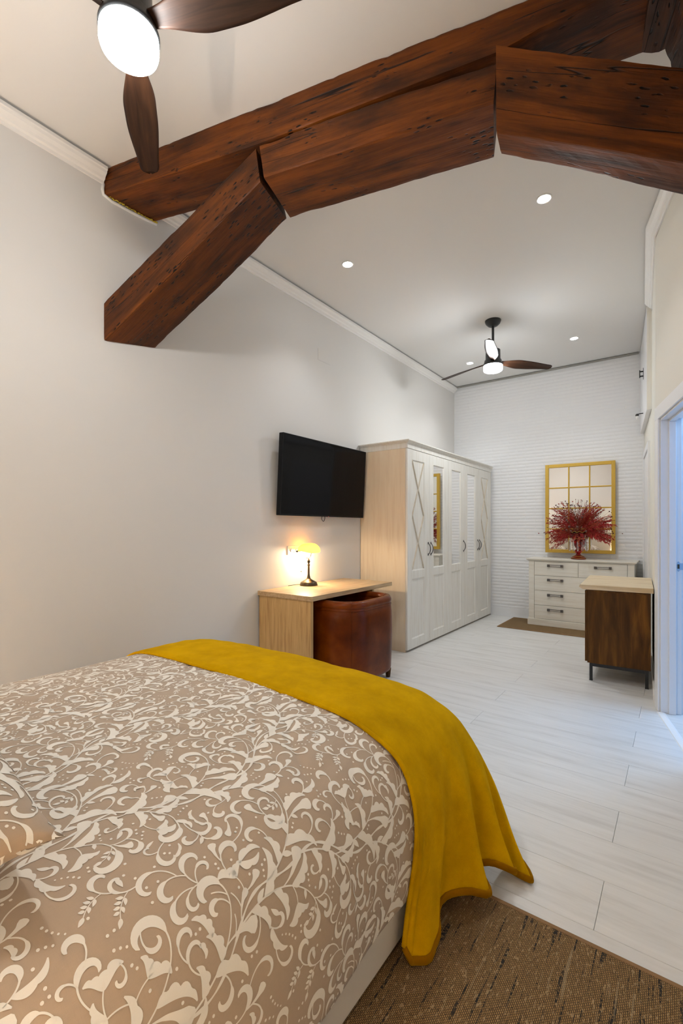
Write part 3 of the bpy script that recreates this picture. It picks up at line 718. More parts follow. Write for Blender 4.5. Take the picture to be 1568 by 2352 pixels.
duvet = tag(mesh('duvet', Gd.reshape(-1, 3).tolist(), [(i*nV+j, i*nV+j+1, (i+1)*nV+j+1, (i+1)*nV+j) for i in range(nU-1) for j in range(nV-1)], M['duvet'], smooth=True),
            'taupe duvet with cream scrolling leaf print spread over the bed', 'duvet')
s_ = duvet.modifiers.new('thickness', 'SOLIDIFY'); s_.thickness = .012; s_.offset = 1 if False else -1

def print_mesh(name, P, step, mat, parent, vmax=9, su=1.0, u0=0, v0=0, lift=.0009, scale=.97, flip=False):
    """lays the print's ribbons on a grid surface P[i, j] whose cells are about step wide"""
    nu, nv = P.shape[:2]
    du = np.gradient(P, axis=0); dv = np.gradient(P, axis=1); n = np.cross(du, dv)
    ln = np.linalg.norm(n, axis=2, keepdims=True); ln[ln < 1e-12] = 1; n = n/ln
    if flip: n = -n
    U = (nu-1)*step; Vm = min((nv-1)*step, vmax); V = []; F = []; tw, th = TW*scale, TH*scale
    ribs = print_ribbons()
    for ti in range(-2, int(U/tw)+3):
        for tj in range(-8, int(Vm/th)+4):
            ox = ti*tw+u0; oy = tj*th+ti*th/2+v0
            if oy > Vm+.5 or oy+th < -.5: continue
            for r in ribs:
                if not (-.02 < r[0][0]*scale+ox < U+.02 or -.02 < r[-1][0]*scale+ox < U+.02): continue
                q = [(x*scale+ox, y*scale+oy, a*scale, b*scale) for x, y, a, b in r]
                wmax = max(a+b for _, _, a, b in q); k = 2 if wmax < .009 else (4 if wmax < .02 else 7)
                base = len(V); m = len(q)
                for i, (x, y, a, b) in enumerate(q):
                    xa, ya = q[max(i-1, 0)][:2]; xb, yb = q[min(i+1, m-1)][:2]
                    dx, dy = xb-xa, yb-ya; L = math.hypot(dx, dy) or 1; nx, ny = -dy/L, dx/L
                    for c in range(k+1):
                        o = a-(a+b)*c/k; V.append((x+nx*o, y+ny*o))
                F += [(base+i*(k+1)+c, base+i*(k+1)+c+1, base+(i+1)*(k+1)+c+1, base+(i+1)*(k+1)+c) for i in range(m-1) for c in range(k)]
    A = np.array(V); F = np.array(F); ok = (A[:, 0] > 0) & (A[:, 0] < U-1e-4) & (A[:, 1] > 0) & (A[:, 1] < Vm-1e-4)
    F = F[ok[F].all(axis=1)]; used = np.unique(F); rem = -np.ones(len(A), int); rem[used] = np.arange(len(used)); F = rem[F]; A = A[used]/step
    i0 = A.astype(int); f = A-i0; a, b = f[:, :1], f[:, 1:]; i, j = i0[:, 0], i0[:, 1]
    def il(Q): return Q[i, j]*(1-a)*(1-b)+Q[i+1, j]*a*(1-b)+Q[i, j+1]*(1-a)*b+Q[i+1, j+1]*a*b
    X = il(P)+il(n)*lift
    o = mesh(name, X.tolist(), F.tolist(), mat, parent, True); return tag(o, kind='stuff')
print_mesh('leaf_print', Gd, .012, M['print'], duvet, vmax=1.425, u0=.13, v0=.1, flip=True)

# plush throw over the foot of the bed, hanging to the floor at the right
TP = [(-.622, .022), (-.626, .12)] + [(x+.012, z+.008) for x, z in PRO[1:6]] + [(x, z+.016) for x, z in PRO[6:13]] + [(x-.014, z+.006) for x, z in PRO[13:16]] + [(-2.408, .26)]
tp = [(p.x, p.y) for p in resample(spline([(*p, 0) for p in TP], 700), .012)]
j0 = next(j for j, p in enumerate(foot_pts) if p[0] >= 1.255)
j1 = next(j for j, p in enumerate(foot_pts) if p[1] >= .20)
HEM = [(-.630, 1.150, .060), (-.612, 1.150, .034), (-.588, 1.168, .026), (-.570, 1.200, .028), (-.588, 1.262, .030), (-.600, 1.310, .062), (-.585, 1.37, .085), (-.545, 1.425, .083), (-.510, 1.480, .062),
       (-.525, 1.520, .075), (-.552, 1.545, .092), (-.515, 1.575, .098), (-.462, 1.598, .082), (-.470, 1.625, .072), (-.500, 1.650, .050), (-.465, 1.668, .022), (-.425, 1.675, .018), (-.435, 1.71, .019), (-.50, 1.77, .03)]
hem = spline(HEM, 300)
ns = next(i for i, p in enumerate(tp) if p[1] >= .53)      # columns below the shoulder
B = np.zeros((len(tp), j1-j0+1, 3)); nb = j1-j0
for i in range(len(tp)):
    for jj in range(nb+1):
        j = j0+jj; x, z = tp[i]; y, dr = foot_pts[j]; b = jj/nb
        zz = .022 + (z-.022)*max(0, 1-dr/.58)
        lift_ = .010*sstep(0, 2.2, jj) - .010
        yy = y + .012*(1 if dr > .02 else dr/.02)*sstep(1.6, 1.8, y) + .010*noise.noise(Vector((x*3, 1, 7)))*(1-b)
        top = sstep(.5, .6, z)
        P = Vector((x, yy, zz + (lift_ + .006*noise.noise(Vector((x*5, y*7, 3))) + .003*noise.noise(Vector((x*14, y*16, 3))))*top))
        if i < ns:
            t = 1 - i/ns; h = hem[int(b*300)]
            base = Vector((tp[0][0], y, .022)); P = P + (h-base)*(t**1.55)
            P.x += (.017*math.sin(b*29+1.2*t)+.008*math.sin(b*61+1-t*2))*t**.8*(1-t*.5)*sstep(0, .08, b)
        B[i, jj] = P
throw = tag(mesh('throw_blanket', B.reshape(-1, 3).tolist(), [(i*(nb+1)+j, i*(nb+1)+j+1, (i+1)*(nb+1)+j+1, (i+1)*(nb+1)+j) for i in range(len(tp)-1) for j in range(nb)], M['plush'], smooth=True),
            'mustard yellow plush throw across the foot of the bed, hanging to the floor', 'blanket')
s_ = throw.modifiers.new('thickness', 'SOLIDIFY'); s_.thickness = .009; s_.offset = -1
def flat_tube(pts, rw_, rh, seg=10):
    g = G(); g.tube(pts, 1.0, seg); n = len(pts); pts = [Vector(p) for p in pts]
    for i, p in enumerate(pts):
        for k in range(seg):
            v = Vector(g.V[i*seg+k])-p; hz = Vector((v.x, v.y, 0))*rw_; g.V[i*seg+k] = tuple(p+hz+Vector((0, 0, v.z*rh)))
    return g
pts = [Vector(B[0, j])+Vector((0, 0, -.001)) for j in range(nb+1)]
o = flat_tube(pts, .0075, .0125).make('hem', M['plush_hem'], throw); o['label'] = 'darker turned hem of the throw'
pts = [Vector(B[i, 0])+Vector((0, -.001, .001)) for i in range(len(tp))]
G().tube(pts, .0075, 8).make('rolled_edge', M['plush'], throw)

# pillows
def pillow(name, loc, rot, L, D, H, label, withprint, group=None):
    n, st = 0, .014; nu, nv = int(L/st), int(D/st); P = np.zeros((nu+1, nv+1, 3)); Q = np.zeros((nu+1, nv+1, 3))
    for i in range(nu+1):
        for j in range(nv+1):
            a, b = 2*i/nu-1, 2*j/nv-1
            pinch = 1-.10*(1-abs(b)**2)*abs(a)**6; pinch2 = 1-.12*(1-abs(a)**2)*abs(b)**6
            h = H/2*(max(0, 1-abs(a)**2.6)*max(0, 1-abs(b)**2.6))**.55
            wv = .010*noise.noise(Vector((a*2.5+loc[0], b*3, 3)))*(1-max(abs(a), abs(b))**6) + .006*math.sin(9*a+4*b)*max(abs(a), abs(b))**4*(1-max(abs(a), abs(b))**8)
            x, y = a*L/2*pinch, b*D/2*pinch2
            P[i, j] = (x, y, H/2+h+wv); Q[i, j] = (x, y, H/2-h*.8+wv*.3)
    V = P.reshape(-1, 3).tolist()+Q.reshape(-1, 3).tolist(); w_ = nv+1; K = (nu+1)*w_
    F = [(i*w_+j, (i+1)*w_+j, (i+1)*w_+j+1, i*w_+j+1) for i in range(nu) for j in range(nv)]
    F += [(K+i*w_+j+1, K+(i+1)*w_+j+1, K+(i+1)*w_+j, K+i*w_+j) for i in range(nu) for j in range(nv)]
    o = mesh(name, V, F, M['duvet'] if withprint else M['cream'], smooth=True)
    bm = bmesh.new(); bm.from_mesh(o.data); bmesh.ops.remove_doubles(bm, verts=bm.verts, dist=1e-5); bm.to_mesh(o.data); bm.free()
    o.location = loc; o.rotation_euler = rot
    tag(o, label, 'pillow', group)
    if withprint:
        print_mesh('leaf_print', P, st, M['print'], o, u0=.05, v0=.0); print_mesh('leaf_print', Q, st, M['print'], o, u0=.15, v0=.2, flip=True)
    return o
pillow('pillow', (-1.265, .150, .625), (R(0), R(1.5), R(-7)), .77, .50, .21, 'pillow in the duvet print at the left edge, lying on the bed', True)
pillow('pillow', (-2.01, .11, .63), (0, 0, R(2)), .70, .46, .19, 'pillow in the duvet print on the wall side of the bed head', True)

# rugs
def rug(name, x0, y0, x1, y1, mat, label):
    g = G(); nx = max(2, int((x1-x0)/.05)); ny = max(2, int((y1-y0)/.05))
    g.grid(nx, ny, lambda a, b: (a*(x1-x0), b*(y1-y0), .0085+.0006*noise.noise(Vector((a*9, b*9, 2)))))
    g.box(0, 0, .0005, x1-x0, y1-y0, .008)
    o = g.make(name, mat, loc=(x0, y0, 0)); tag(o, label, 'rug')
    b = G(); e = .009
    for a in ((-e, -e, x1-x0+e, .006), (-e, y1-y0-.006, x1-x0+e, y1-y0+e), (-e, .006, .006, y1-y0-.006), (x1-x0-.006, .006, x1-x0+e, y1-y0-.006)):
        b.box(a[0], a[1], .0003, a[2], a[3], .0105)
    b.make('binding', M['binding'], o, bevel=.003); return o
rug('rug', -.735, -.02, .33, 1.538, M['rug'], 'brown flecked sisal rug beside the bed')
rug('rug', -1.86, 5.865, -.42, 6.58, M['rug_far'], 'plain tan sisal rug under the white chest of drawers')

# bedside tables and lamps at the bed head, behind the camera
def bedside(x, lab, lab2, e):
    t = empty('bedside_table', (x, -.235, 0), lab, 'table')
    g = G().box(-.165, -.17, .50, .165, .17, .53); g.box(-.155, -.16, .16, .155, .155, .50); g.make('body', M['ward'], t, bevel=.004)
    for z in (.18, .34):
        d = G().box(-.145, .155, z, .145, .170, z+.145).make('drawer', M['ward'], t, bevel=.003)
        G().ball((0, .182, z+.075), .012).make('knob', M['pewter'], d)
    for a in (-.13, .13):
        for b in (-.13, .13): G().lathe([(0, 0), (.012, 0), (.02, .16), (0, .16)], (a, b, 0), 10).make('leg', M['ward'], t)
    l = empty('bedside_lamp', (x, -.235, .53), lab2, 'lamp')
    G().lathe([(0, 0), (.07, 0), (.07, .012), (.03, .03), (.045, .08), (.055, .13), (.03, .2), (.012, .23), (.012, .32), (0, .32)]).make('base', M['socket'], l)
    G().lathe([(.15, .27), (.075, .48), (.073, .48), (.148, .27)]).make('lamp_shade', M['shade'], l)
    G().ball((0, 0, .36), .03).make('bulb', M['bulb'], l)
    lamp('bedside_bulb', 'POINT', (x, -.235, .53+.38), e, BEDSIDE_COL, .05)
bedside(-2.59, 'bedside table against the left wall at the bed head', 'bedside lamp with cone shade nearest the left wall', BEDSIDE_W*1.3)
bedside(-.37, 'bedside table on the door side of the bed head', 'bedside lamp with cone shade on the door side', BEDSIDE_W*.5)

# ================================================================== ceiling fans and downlights
def blade_mesh(name, mat, parent, ang):
    g = G(); n = 40; K = 9
    def ch(t):      # half widths: leading and trailing edge as the blade runs out
        wdt = .024 + .040*sstep(0, .38, t) - .022*sstep(.5, 1.0, t)
        sw = .004*math.sin(PI*t*1.1) + .004*t
        e = 1 if t < .93 else math.sqrt(max(0.02, 1-((t-.93)/.07)**2))
        return sw+wdt*e, sw-wdt*e
    V = []; F = []
    for s in (1, -1):
        for i in range(n+1):
            t = i/n; r = .075 + .585*t; a, b = ch(t); pit = -R(20*(1-t)**1.5+11)
            for k in range(K+1):
                q = k/K; y = a+(b-a)*q; cam_ = .007*math.sin(PI*q); th = .0045*math.sin(PI*max(.04, min(.96, q)))**.6
                V.append((r, y*math.cos(pit), y*math.sin(pit) + cam_ + s*th - .016*t*t))
    m = (n+1)*(K+1)
    for i in range(n):
        for k in range(K):
            a = i*(K+1)+k; F.append((a, a+K+1, a+K+2, a+1)); F.append((m+a, m+a+1, m+a+K+2, m+a+K+1))
        for k in (0, K):
            a = i*(K+1)+k; f = (a, a+K+1, m+a+K+1, m+a); F.append(f[::-1] if k == 0 else f)
    for i in (0, n):
        for k in range(K):
            a = i*(K+1)+k; F.append((a, a+1, m+a+1, m+a) if i == 0 else (a+1, a, m+a, m+a+1))
    o = mesh(name, V, F, mat, parent, True); o.rotation_euler.z = ang; o.location = (0, 0, -.432); return o
def fan(loc, ang0, lm, label):
    f = empty('ceiling_fan', loc, label, 'fan', rz=R(ang0))
    G().lathe([(0, -.062), (.03, -.062), (.05, -.052), (.072, -.030), (.080, -.008), (.080, 0), (0, 0)]).make('canopy', M['fanblack'], f)
    G().lathe([(.0125, -.31), (.0125, -.05)], seg=16).make('downrod', M['fanblack'], f)
    G().lathe([(0, -.298), (.055, -.298), (.072, -.308), (.074, -.405), (.084, -.412), (.090, -.440), (.0975, -.452), (.0975, -.468), (0, -.468)], seg=40).make('motor_housing', M['fanblack'], f)
    G().lathe([(.0935, -.468), (.0945, -.478), (.0945, -.505), (.091, -.517), (.082, -.523), (.05, -.527), (.0001, -.528)], seg=48).make('light_diffuser', lm, f)
    for k in range(3): blade_mesh('blade', M['blade'], f, R(120*k))
    return f
fan((-1.510, .825, 3.40), 23, M['fan_light_near'], 'dark three-blade ceiling fan with a lit round lamp, hanging over the bed')
fan((-1.552, 4.735, 3.40), 45, M['fan_light_far'], 'dark three-blade ceiling fan with a lit lamp, far off beyond the wardrobe doors')
for i, (x, y, lab) in enumerate([(-.71, 3.18, 'nearest of the four lit downlights, upper right, beyond the roof beams'), (-2.17, 3.02, 'lit downlight near the left cornice, just beyond the roof beams'),
                  (-.958, 5.716, 'small lit downlight in the ceiling above the gold mirror'), (-2.19, 5.77, 'small lit downlight just left of the far ceiling fan')]):
    d = empty('downlight', (x, y, 3.40), lab, 'light', 'downlights in the ceiling')
    G().lathe([(.037, 0), (.037, -.003), (.046, -.005), (.050, -.002), (.050, 0)], seg=32).make('trim_ring', M['trim'], d)
    G().lathe([(.0001, -.0045), (.034, -.004), (.0375, -.002), (.0375, -.001)], seg=32).make('lens', M['spot_on'], d)
    lamp('downlight_beam', 'SPOT', (x, y, 3.385), SPOT_W, SPOT_COL, .03, spot_size=R(105), spot_blend=.8)

# ================================================================== wardrobe
wd = empty('wardrobe', (-2.48, 5.36, 0), 'whitewashed five-door wardrobe with three mirrored doors along the left wall', 'wardrobe')
Y0, DW, FX = 4.085, .5045, -2.197
Y1 = Y0+5*DW
g = G().box(-2.765, Y0, .0, -2.221, Y0+.02, 2.062); W(g, wd).make('side_panel', M['ward_side'], wd, bevel=.0015)
g = G().box(-2.765, Y1-.02, .0, -2.221, Y1, 2.062); W(g, wd).make('side_panel', M['ward_side'], wd, bevel=.0015)
g = G().box(-2.765, Y0+.02, .03, -2.75, Y1-.02, 2.06); g.box(-2.75, Y0+.02, .03, -2.225, Y1-.02, .05); g.box(-2.75, Y0+.02, 2.04, -2.225, Y1-.02, 2.06)
g.box(-2.26, Y0+.02, .0, -2.24, Y1-.02, .03); W(g, wd).make('carcass', M['ward_side'], wd)
cr = [(0, 2.062), (.002, 2.064), (.004, 2.112), (.012, 2.118), (.030, 2.130), (.034, 2.134), (.034, 2.143)]
def crown(g, path, pr, topz):
    n = len(path); k = len(pr); V = []
    for i, p in enumerate(path):
        p = Vector(p); a = Vector(path[max(i-1, 0)]); b = Vector(path[min(i+1, n-1)])
        d1 = (p-a).normalized() if i else (b-p).normalized(); d2 = (b-p).normalized() if i < n-1 else d1
        nn = Vector((d1.y, -d1.x))+Vector((d2.y, -d2.x)); nn = nn.normalized()/max(.3, nn.normalized().dot(Vector((d1.y, -d1.x))))
        V += [(p.x+nn.x*o, p.y+nn.y*o, z) for o, z in pr]
    g.add(V, [(i*k+j, (i+1)*k+j, (i+1)*k+j+1, i*k+j+1) for i in range(n-1) for j in range(k-1)])
g = G(); crown(g, [(-2.765, Y0), (FX, Y0), (FX, Y1)], cr, 2.143)
g.add([(-2.765, Y0-.034, 2.143), (FX+.034, Y0-.034, 2.143), (FX+.034, Y1, 2.143), (-2.765, Y1, 2.143)], [(0, 1, 2, 3)])
g.box(-2.765, Y0+.001, 2.063, FX-.002, Y1-.001, 2.142)
W(g, wd).make('crown_moulding', M['ward'], wd)
def strip(g, y0, z0, y1, z1, w_, x0, x1):
    d = Vector((0, y1-y0, z1-z0)).normalized(); n = Vector((0, -d.z, d.y))*w_/2
    a, b = Vector((0, y0, z0)), Vector((0, y1, z1)); X0, X1, Xm = Vector((x0, 0, 0)), Vector((x1, 0, 0)), 0
    P = [a-n+X0, b-n+X0, b+n+X0, a+n+X0, a-n*.3+X1, b-n*.3+X1, b+n*.3+X1, a+n*.3+X1]; g.hexa(P)
def door(i, kind, hside):
    h0, h1 = .022, 2.058; w_ = DW-.003; a, b = .100, w_-.118; mz0, mz1 = .815-h0, 1.956-h0; H = h1-h0; t = .022
    o = G(); o.box(-t, 0, 0, 0, a, H); o.box(-t, b, 0, 0, w_, H); o.box(-t, a, mz1, 0, b, H); o.box(-t, a, .735-h0, 0, b, mz0); o.box(-t, a, 0, 0, b, .095)
    for z0, z1, skip in ((.095, .735-h0, False), (mz0, mz1, False)):      # sloped frame round each field
        e, dp = .012, .009
        P = [(0, a, z0), (0, b, z0), (0, b, z1), (0, a, z1), (-dp, a+e, z0+e), (-dp, b-e, z0+e), (-dp, b-e, z1-e), (-dp, a+e, z1-e)]
        o.add(P, [(0, 1, 5, 4), (1, 2, 6, 5), (2, 3, 7, 6), (3, 0, 4, 7)])
        if z0 < .1 or kind == 'lattice': o.add([(-dp, a+e, z0+e), (-dp, b-e, z0+e), (-dp, b-e, z1-e), (-dp, a+e, z1-e)], [(0, 1, 2, 3)])
    d = o.make('door', M['ward'], wd); d.location = (FX+2.48, Y0+i*DW+.0015-5.36, h0)
    if kind == 'mirror':
        m = G().box(-.013, a+.011, mz0+.011, -.0088, b-.011, mz1-.011).make('mirror', M['mirror'], d)
    else:
        g = G(); mid = (mz0+mz1)/2; y0, y1 = a+.012, b-.012
        for z0, z1 in ((mz0+.012, mid), (mid, mz1-.012)):
            strip(g, y0, z0, y1, z1, .015, -.009, .0015); strip(g, y1, z0, y0, z1, .015, -.009, .0015)
        g.make('lattice', M['lattice'], d)
    hy = .030 if hside == 'near' else w_-.032; g = G(); zc = 1.03-h0
    g.tube([(.002 + .026*math.sin(PI*q/12)**.7, hy, zc-.062+.124*q/12) for q in range(13)], lambda q: .0042+.0015*math.sin(PI*q), 8)
    for s in (-1, 1): g.box(0, hy-.008, zc+s*.062-.012, .005, hy+.008, zc+s*.062+.012)
    g.make('handle', M['pewter'], d)
for i, (k_, h_) in enumerate([('lattice', 'far'), ('mirror', 'near'), ('mirror', 'far'), ('mirror', 'far'), ('lattice', 'near')]): door(i, k_, h_)

# ================================================================== chest of drawers, mirror, vase
ch = empty('chest_of_drawers', (-1.0, 6.43, .0105), 'white chest of drawers on the far brick wall, below the gold mirror', 'dresser')
ch.location.z = .0095
X0, X1, YF, YB = -1.578, -.418, 6.235, 6.63; zo = .0095
g = G().box(X0, YF+.018, .08, X1, YB, .822); W(g, ch); g.V = [(x, y, z+zo) for x, y, z in g.V]; g.make('carcass', M['dress'], ch)
for x in (X0, X1-.066):
    g = G().box(x, YF, .08, x+.066, YF+.018, .822); W(g, ch); g.V = [(a, b, c+zo) for a, b, c in g.V]; g.make('corner_post', M['dress'], ch, bevel=.002)
g = G().box(X0-.012, YF-.014, .0, X1+.012, YB, .075); g.box(X0-.006, YF-.007, .075, X1+.006, YB, .083); W(g, ch); g.V = [(a, b, c+zo) for a, b, c in g.V]; g.make('plinth', M['dress'], ch, bevel=.002)
g = G(); pr = [(0, .822), (.004, .826), (.022, .838), (.026, .843), (.026, .856)]
crown(g, [(X0, YB), (X0, YF), (X1, YF), (X1, YB)], pr, .856)
g.add([(X0-.026, YF-.026, .856), (X1+.026, YF-.026, .856), (X1+.026, YB, .856), (X0-.026, YB, .856)], [(0, 1, 2, 3)])
g.add([(X0-.026, YB, .856), (X1+.026, YB, .856), (X1, YB, .822), (X0, YB, .822)], [(0, 1, 2, 3)])
W(g, ch); g.V = [(a, b, c+zo) for a, b, c in g.V]; g.make('top', M['dress'], ch)
def drawer(x0, x1, z0, z1, hx):
    d = G().box(0, -.001, 0, x1-x0, .017, z1-z0).make('drawer', M['dress'], ch, bevel=.002); d.location = (x0+1.0, YF-6.43, z0)
    for h in hx:
        g = G(); cx_ = h-x0; zc = (z1-z0)-.048
        g.box(cx_-.078, -.026, zc+.004, cx_+.078, -.020, zc+.012)
        g.box(cx_-.078, -.004, zc-.016, cx_+.078, -.001, zc-.010)
        for s in (-1, 1): g.box(cx_+s*.078-.014, -.026, zc-.018, cx_+s*.078+.014, -.001, zc+.014)
        g.make('handle', M['pewter'], d, bevel=.001)
xa, xb, xm = X0+.069, X1-.069, -.998
drawer(xa, xm-.0015, .641, .819, (-1.26,)); drawer(xm+.0015, xb, .641, .819, (-.735,))
for z0, z1 in ((.449, .637), (.261, .445), (.086, .257)): drawer(xa, xb, z0, z1, (-1.26, -.735))

mf = empty('wall_mirror', (-1.043, 6.572, 1.515), 'gold-framed twelve-pane mirror on the white brick wall', 'mirror')
mx0, mx1, mz0, mz1 = -.403, .403, -.583, .583; bw = .043; mw = .016
g = G(); g.box(mx0, -.014, mz0, mx0+bw, .030, mz1); g.box(mx1-bw, -.014, mz0, mx1, .030, mz1); g.box(mx0+bw, -.014, mz0, mx1-bw, .030, mz0+bw); g.box(mx0+bw, -.014, mz1-bw, mx1-bw, .030, mz1)
g.make('frame', M['gold'], mf, bevel=.003)
iw = (mx1-mx0-2*bw); ih = (mz1-mz0-2*bw)
for k in (1, 2):
    x = mx0+bw+iw*k/3; G().box(x-mw/2, -.010, mz0+bw, x+mw/2, .012, mz1-bw).make('glazing_bar', M['gold'], mf, bevel=.003)
for k in (1, 2, 3):
    z = mz0+bw+ih*k/4; G().box(mx0+bw, -.0095, z-mw/2, mx1-bw, .0115, z+mw/2).make('glazing_bar', M['gold'], mf, bevel=.003)
mf.rotation_euler = (0, 0, R(3.2))
pane = None
for a in range(3):
    for b in range(4):
        if pane is None: pane = G().box(-iw/6, 0, -ih/8, iw/6, .004, ih/8).make('mirror_pane', M['mirror'], mf); o = pane
        else: o = pane.copy(); C.objects.link(o)
        o.location = (mx0+bw+iw*(a+.5)/3, .006, mz0+bw+ih*(b+.5)/4); o.rotation_euler = (R(rng.uniform(-.15, .15)), 0, R(rng.uniform(-.25, .25)))

vz = .8655; VX, VY = -1.018, 6.36
va = empty('vase', (VX, VY, vz), 'ruby glass vase with crystal drops on the white chest of drawers', 'vase')
po = [(0, 0), (.082, 0), (.086, .006), (.085, .016), (.076, .026), (.058, .040), (.036, .052), (.022, .064), (.024, .074), (.036, .086), (.041, .100), (.036, .116), (.026, .128), (.024, .136), (.034, .15), (.050, .178), (.056, .205), (.050, .228), (.044, .244)]
pi_ = [(.040, .244), (.046, .226), (.050, .204), (.044, .180), (.028, .158), (0, .15)]
G().lathe(po+pi_, seg=32).make('stem_and_foot', M['redglass'], va)
g = G(); rimp = [(.030, .244), (.070, .252), (.076, .262), (.074, .272), (.080, .29), (.090, .318), (.096, .342), (.093, .342), (.087, .318), (.077, .292), (.068, .268), (.030, .252)]
g.lathe(rimp, seg=48); g.V = [(x, y, z+(.008*math.cos(10*math.atan2(y, x)) if z > .335 else 0)) for x, y, z in g.V]; g.make('bowl', M['redglass'], va)
g = G()
for r_, z_ in ((.0865, .018), (.078, .262), (.060, .040)):
    G().tube([(r_*math.cos(2*PI*i/32), r_*math.sin(2*PI*i/32), z_) for i in range(33)], .0022, 6).make('gilt_line', M['gold'], va)
g.tube([(.0965*math.cos(2*PI*i/80), .0965*math.sin(2*PI*i/80), .343+.008*math.cos(20*PI*i/80)) for i in range(81)], .0022, 6)
o = g.make('gilt_line', M['gold'], va)
dp = None
for k in range(12):
    a = 2*PI*k/12+.1
    if dp is None:
        g = G(); r_ = .0075
        V = [(0, 0, 0)] + [(r_*math.cos(PI/3*i), r_*math.sin(PI/3*i), -.03) for i in range(6)] + [(r_*1.15*math.cos(PI/3*i), r_*1.15*math.sin(PI/3*i), -.125) for i in range(6)] + [(0, 0, -.150)]
        F = [(0, 1+i, 1+(i+1) % 6) for i in range(6)] + [(1+i, 7+i, 7+(i+1) % 6, 1+(i+1) % 6) for i in range(6)] + [(7+i, 13, 7+(i+1) % 6) for i in range(6)]
        g.add([(x, y, z) for x, y, z in V], F); g.ball((0, 0, .006), .006, 6, 4); dp = g.make('crystal_drop', M['crystal'], va); o = dp
    else: o = dp.copy(); C.objects.link(o)
    o.location = (.102*math.cos(a), .102*math.sin(a), .248)
# dried bouquet
bq = empty('dried_bouquet', (VX, VY, vz+.30), 'spreading bouquet of dried red grasses and dark seed heads in the ruby vase', 'flowers')
r = random.Random(4)
def aim(v):     # matrix turning +Z onto v
    v = v.normalized(); return v.to_track_quat('Z', 'Y')
def plume(s, mat):
    rr = random.Random(s); g = G(); L = .30
    ctr = [Vector((.06*(t**2.2), 0, L*t)) for t in [i/8 for i in range(9)]]
    g.tube(ctr, .0012, 4)
    for i in range(40):
        t = .28+.72*i/40; k = min(7, int(t*8)); p = ctr[k].lerp(ctr[k+1], t*8-k); a = rr.uniform(0, 6.28); el = rr.uniform(.35, .9)
        d = Vector((math.cos(a)*math.sin(el), math.sin(a)*math.sin(el), math.cos(el))); l = rr.uniform(.03, .065)*(1.15-t*.6); n = d.cross(Vector((.3, .7, .2))).normalized()*rr.uniform(.0020, .0042)
        q = p+d*l*.5+Vector((0, 0, -.004)); g.add([p, q-n, p+d*l+Vector((.006, 0, -.006)), q+n, q+d.cross(n)*.4], [(0, 1, 4), (1, 2, 4), (2, 3, 4), (3, 0, 4)])
    return g, mat
var = []
for s in range(6): g, m = plume(s, M['redplant'] if s < 4 else M['redplant2']); var.append((g, m, []))
for k in range(84):
    a = r.uniform(0, 2*PI); el = R(97)*r.random()**.80
    d = Vector((math.cos(a)*math.sin(el), math.sin(a)*math.sin(el)*(.10 if math.sin(a) > 0 else .55) - .08, math.cos(el)))
    g, m, L = var[k % 6]
    if not L: o = g.make('grass_plume', m, bq); L.append(o)
    else: o = L[0].copy(); C.objects.link(o)
    sc_ = r.uniform(.85, 1.30)*(1.0+.10*math.cos(el)); 
    q = aim(d); o.rotation_mode = 'QUATERNION'
    # the curl of each plume falls outward and down
    z = d.normalized(); x = Vector((0, 0, -1)) - z*Vector((0, 0, -1)).dot(z); x = x.normalized() if x.length > .05 else Vector((1, 0, 0)); y = z.cross(x)
    o.rotation_quaternion = Matrix((x, y, z)).transposed().to_quaternion(); o.scale = (sc_*(1.4 if el > 1 else 1), sc_, sc_); o.location = d*.015+Vector((0, 0, .02))
for k in range(62):
    a = r.uniform(0, 2*PI); el = R(r.uniform(4, 88))
    d = Vector((math.cos(a)*math.sin(el), math.sin(a)*math.sin(el)*(.12 if math.sin(a) > 0 else .5)-.06, math.cos(el))).normalized(); L = r.uniform(.36, .47) if el < 1.2 else r.uniform(.34, .45)
    side = Vector((r.uniform(-.03, .03), 0, r.uniform(-.03, .0)))
    g = G(); P = [d*.04, d*L*.5+side*.3, d*L+side]; P = spline(P, 6); g.tube(P, .0009, 4)
    st = g.make('seed_stem', M['stalk'], bq); g = G()
    e = P[-1]; rr_ = r.uniform(.006, .0105); g.lathe([(0, -rr_), (rr_*.6, -rr_*.3), (rr_, rr_*.5), (rr_*.5, rr_*.7), (0, rr_*.4)], (e.x, e.y, e.z), 7)
    g.make('seed_head', M['seed'] if k % 3 else M['redplant'], st)
for k in range(9):
    g = G(); p = Vector((r.uniform(-.13, .10), -.10-r.uniform(0, .05), r.uniform(.05, .26))); rr_ = r.uniform(.011, .016)
    g.lathe([(0, 0), (rr_, .001), (rr_, .003), (0, .004)], (0, 0, 0), 12)
    o = g.make('papery_pod', M['pod'], bq); o.location = p; o.rotation_euler = (R(80+r.uniform(-20, 20)), 0, r.uniform(-.6, .6))
    G().tube([(0, 0, 0), tuple(Matrix.Rotation(-R(80), 3, 'X') @ (-p*.8))], .0009, 4).make('pod_stem', M['stalk'], o)

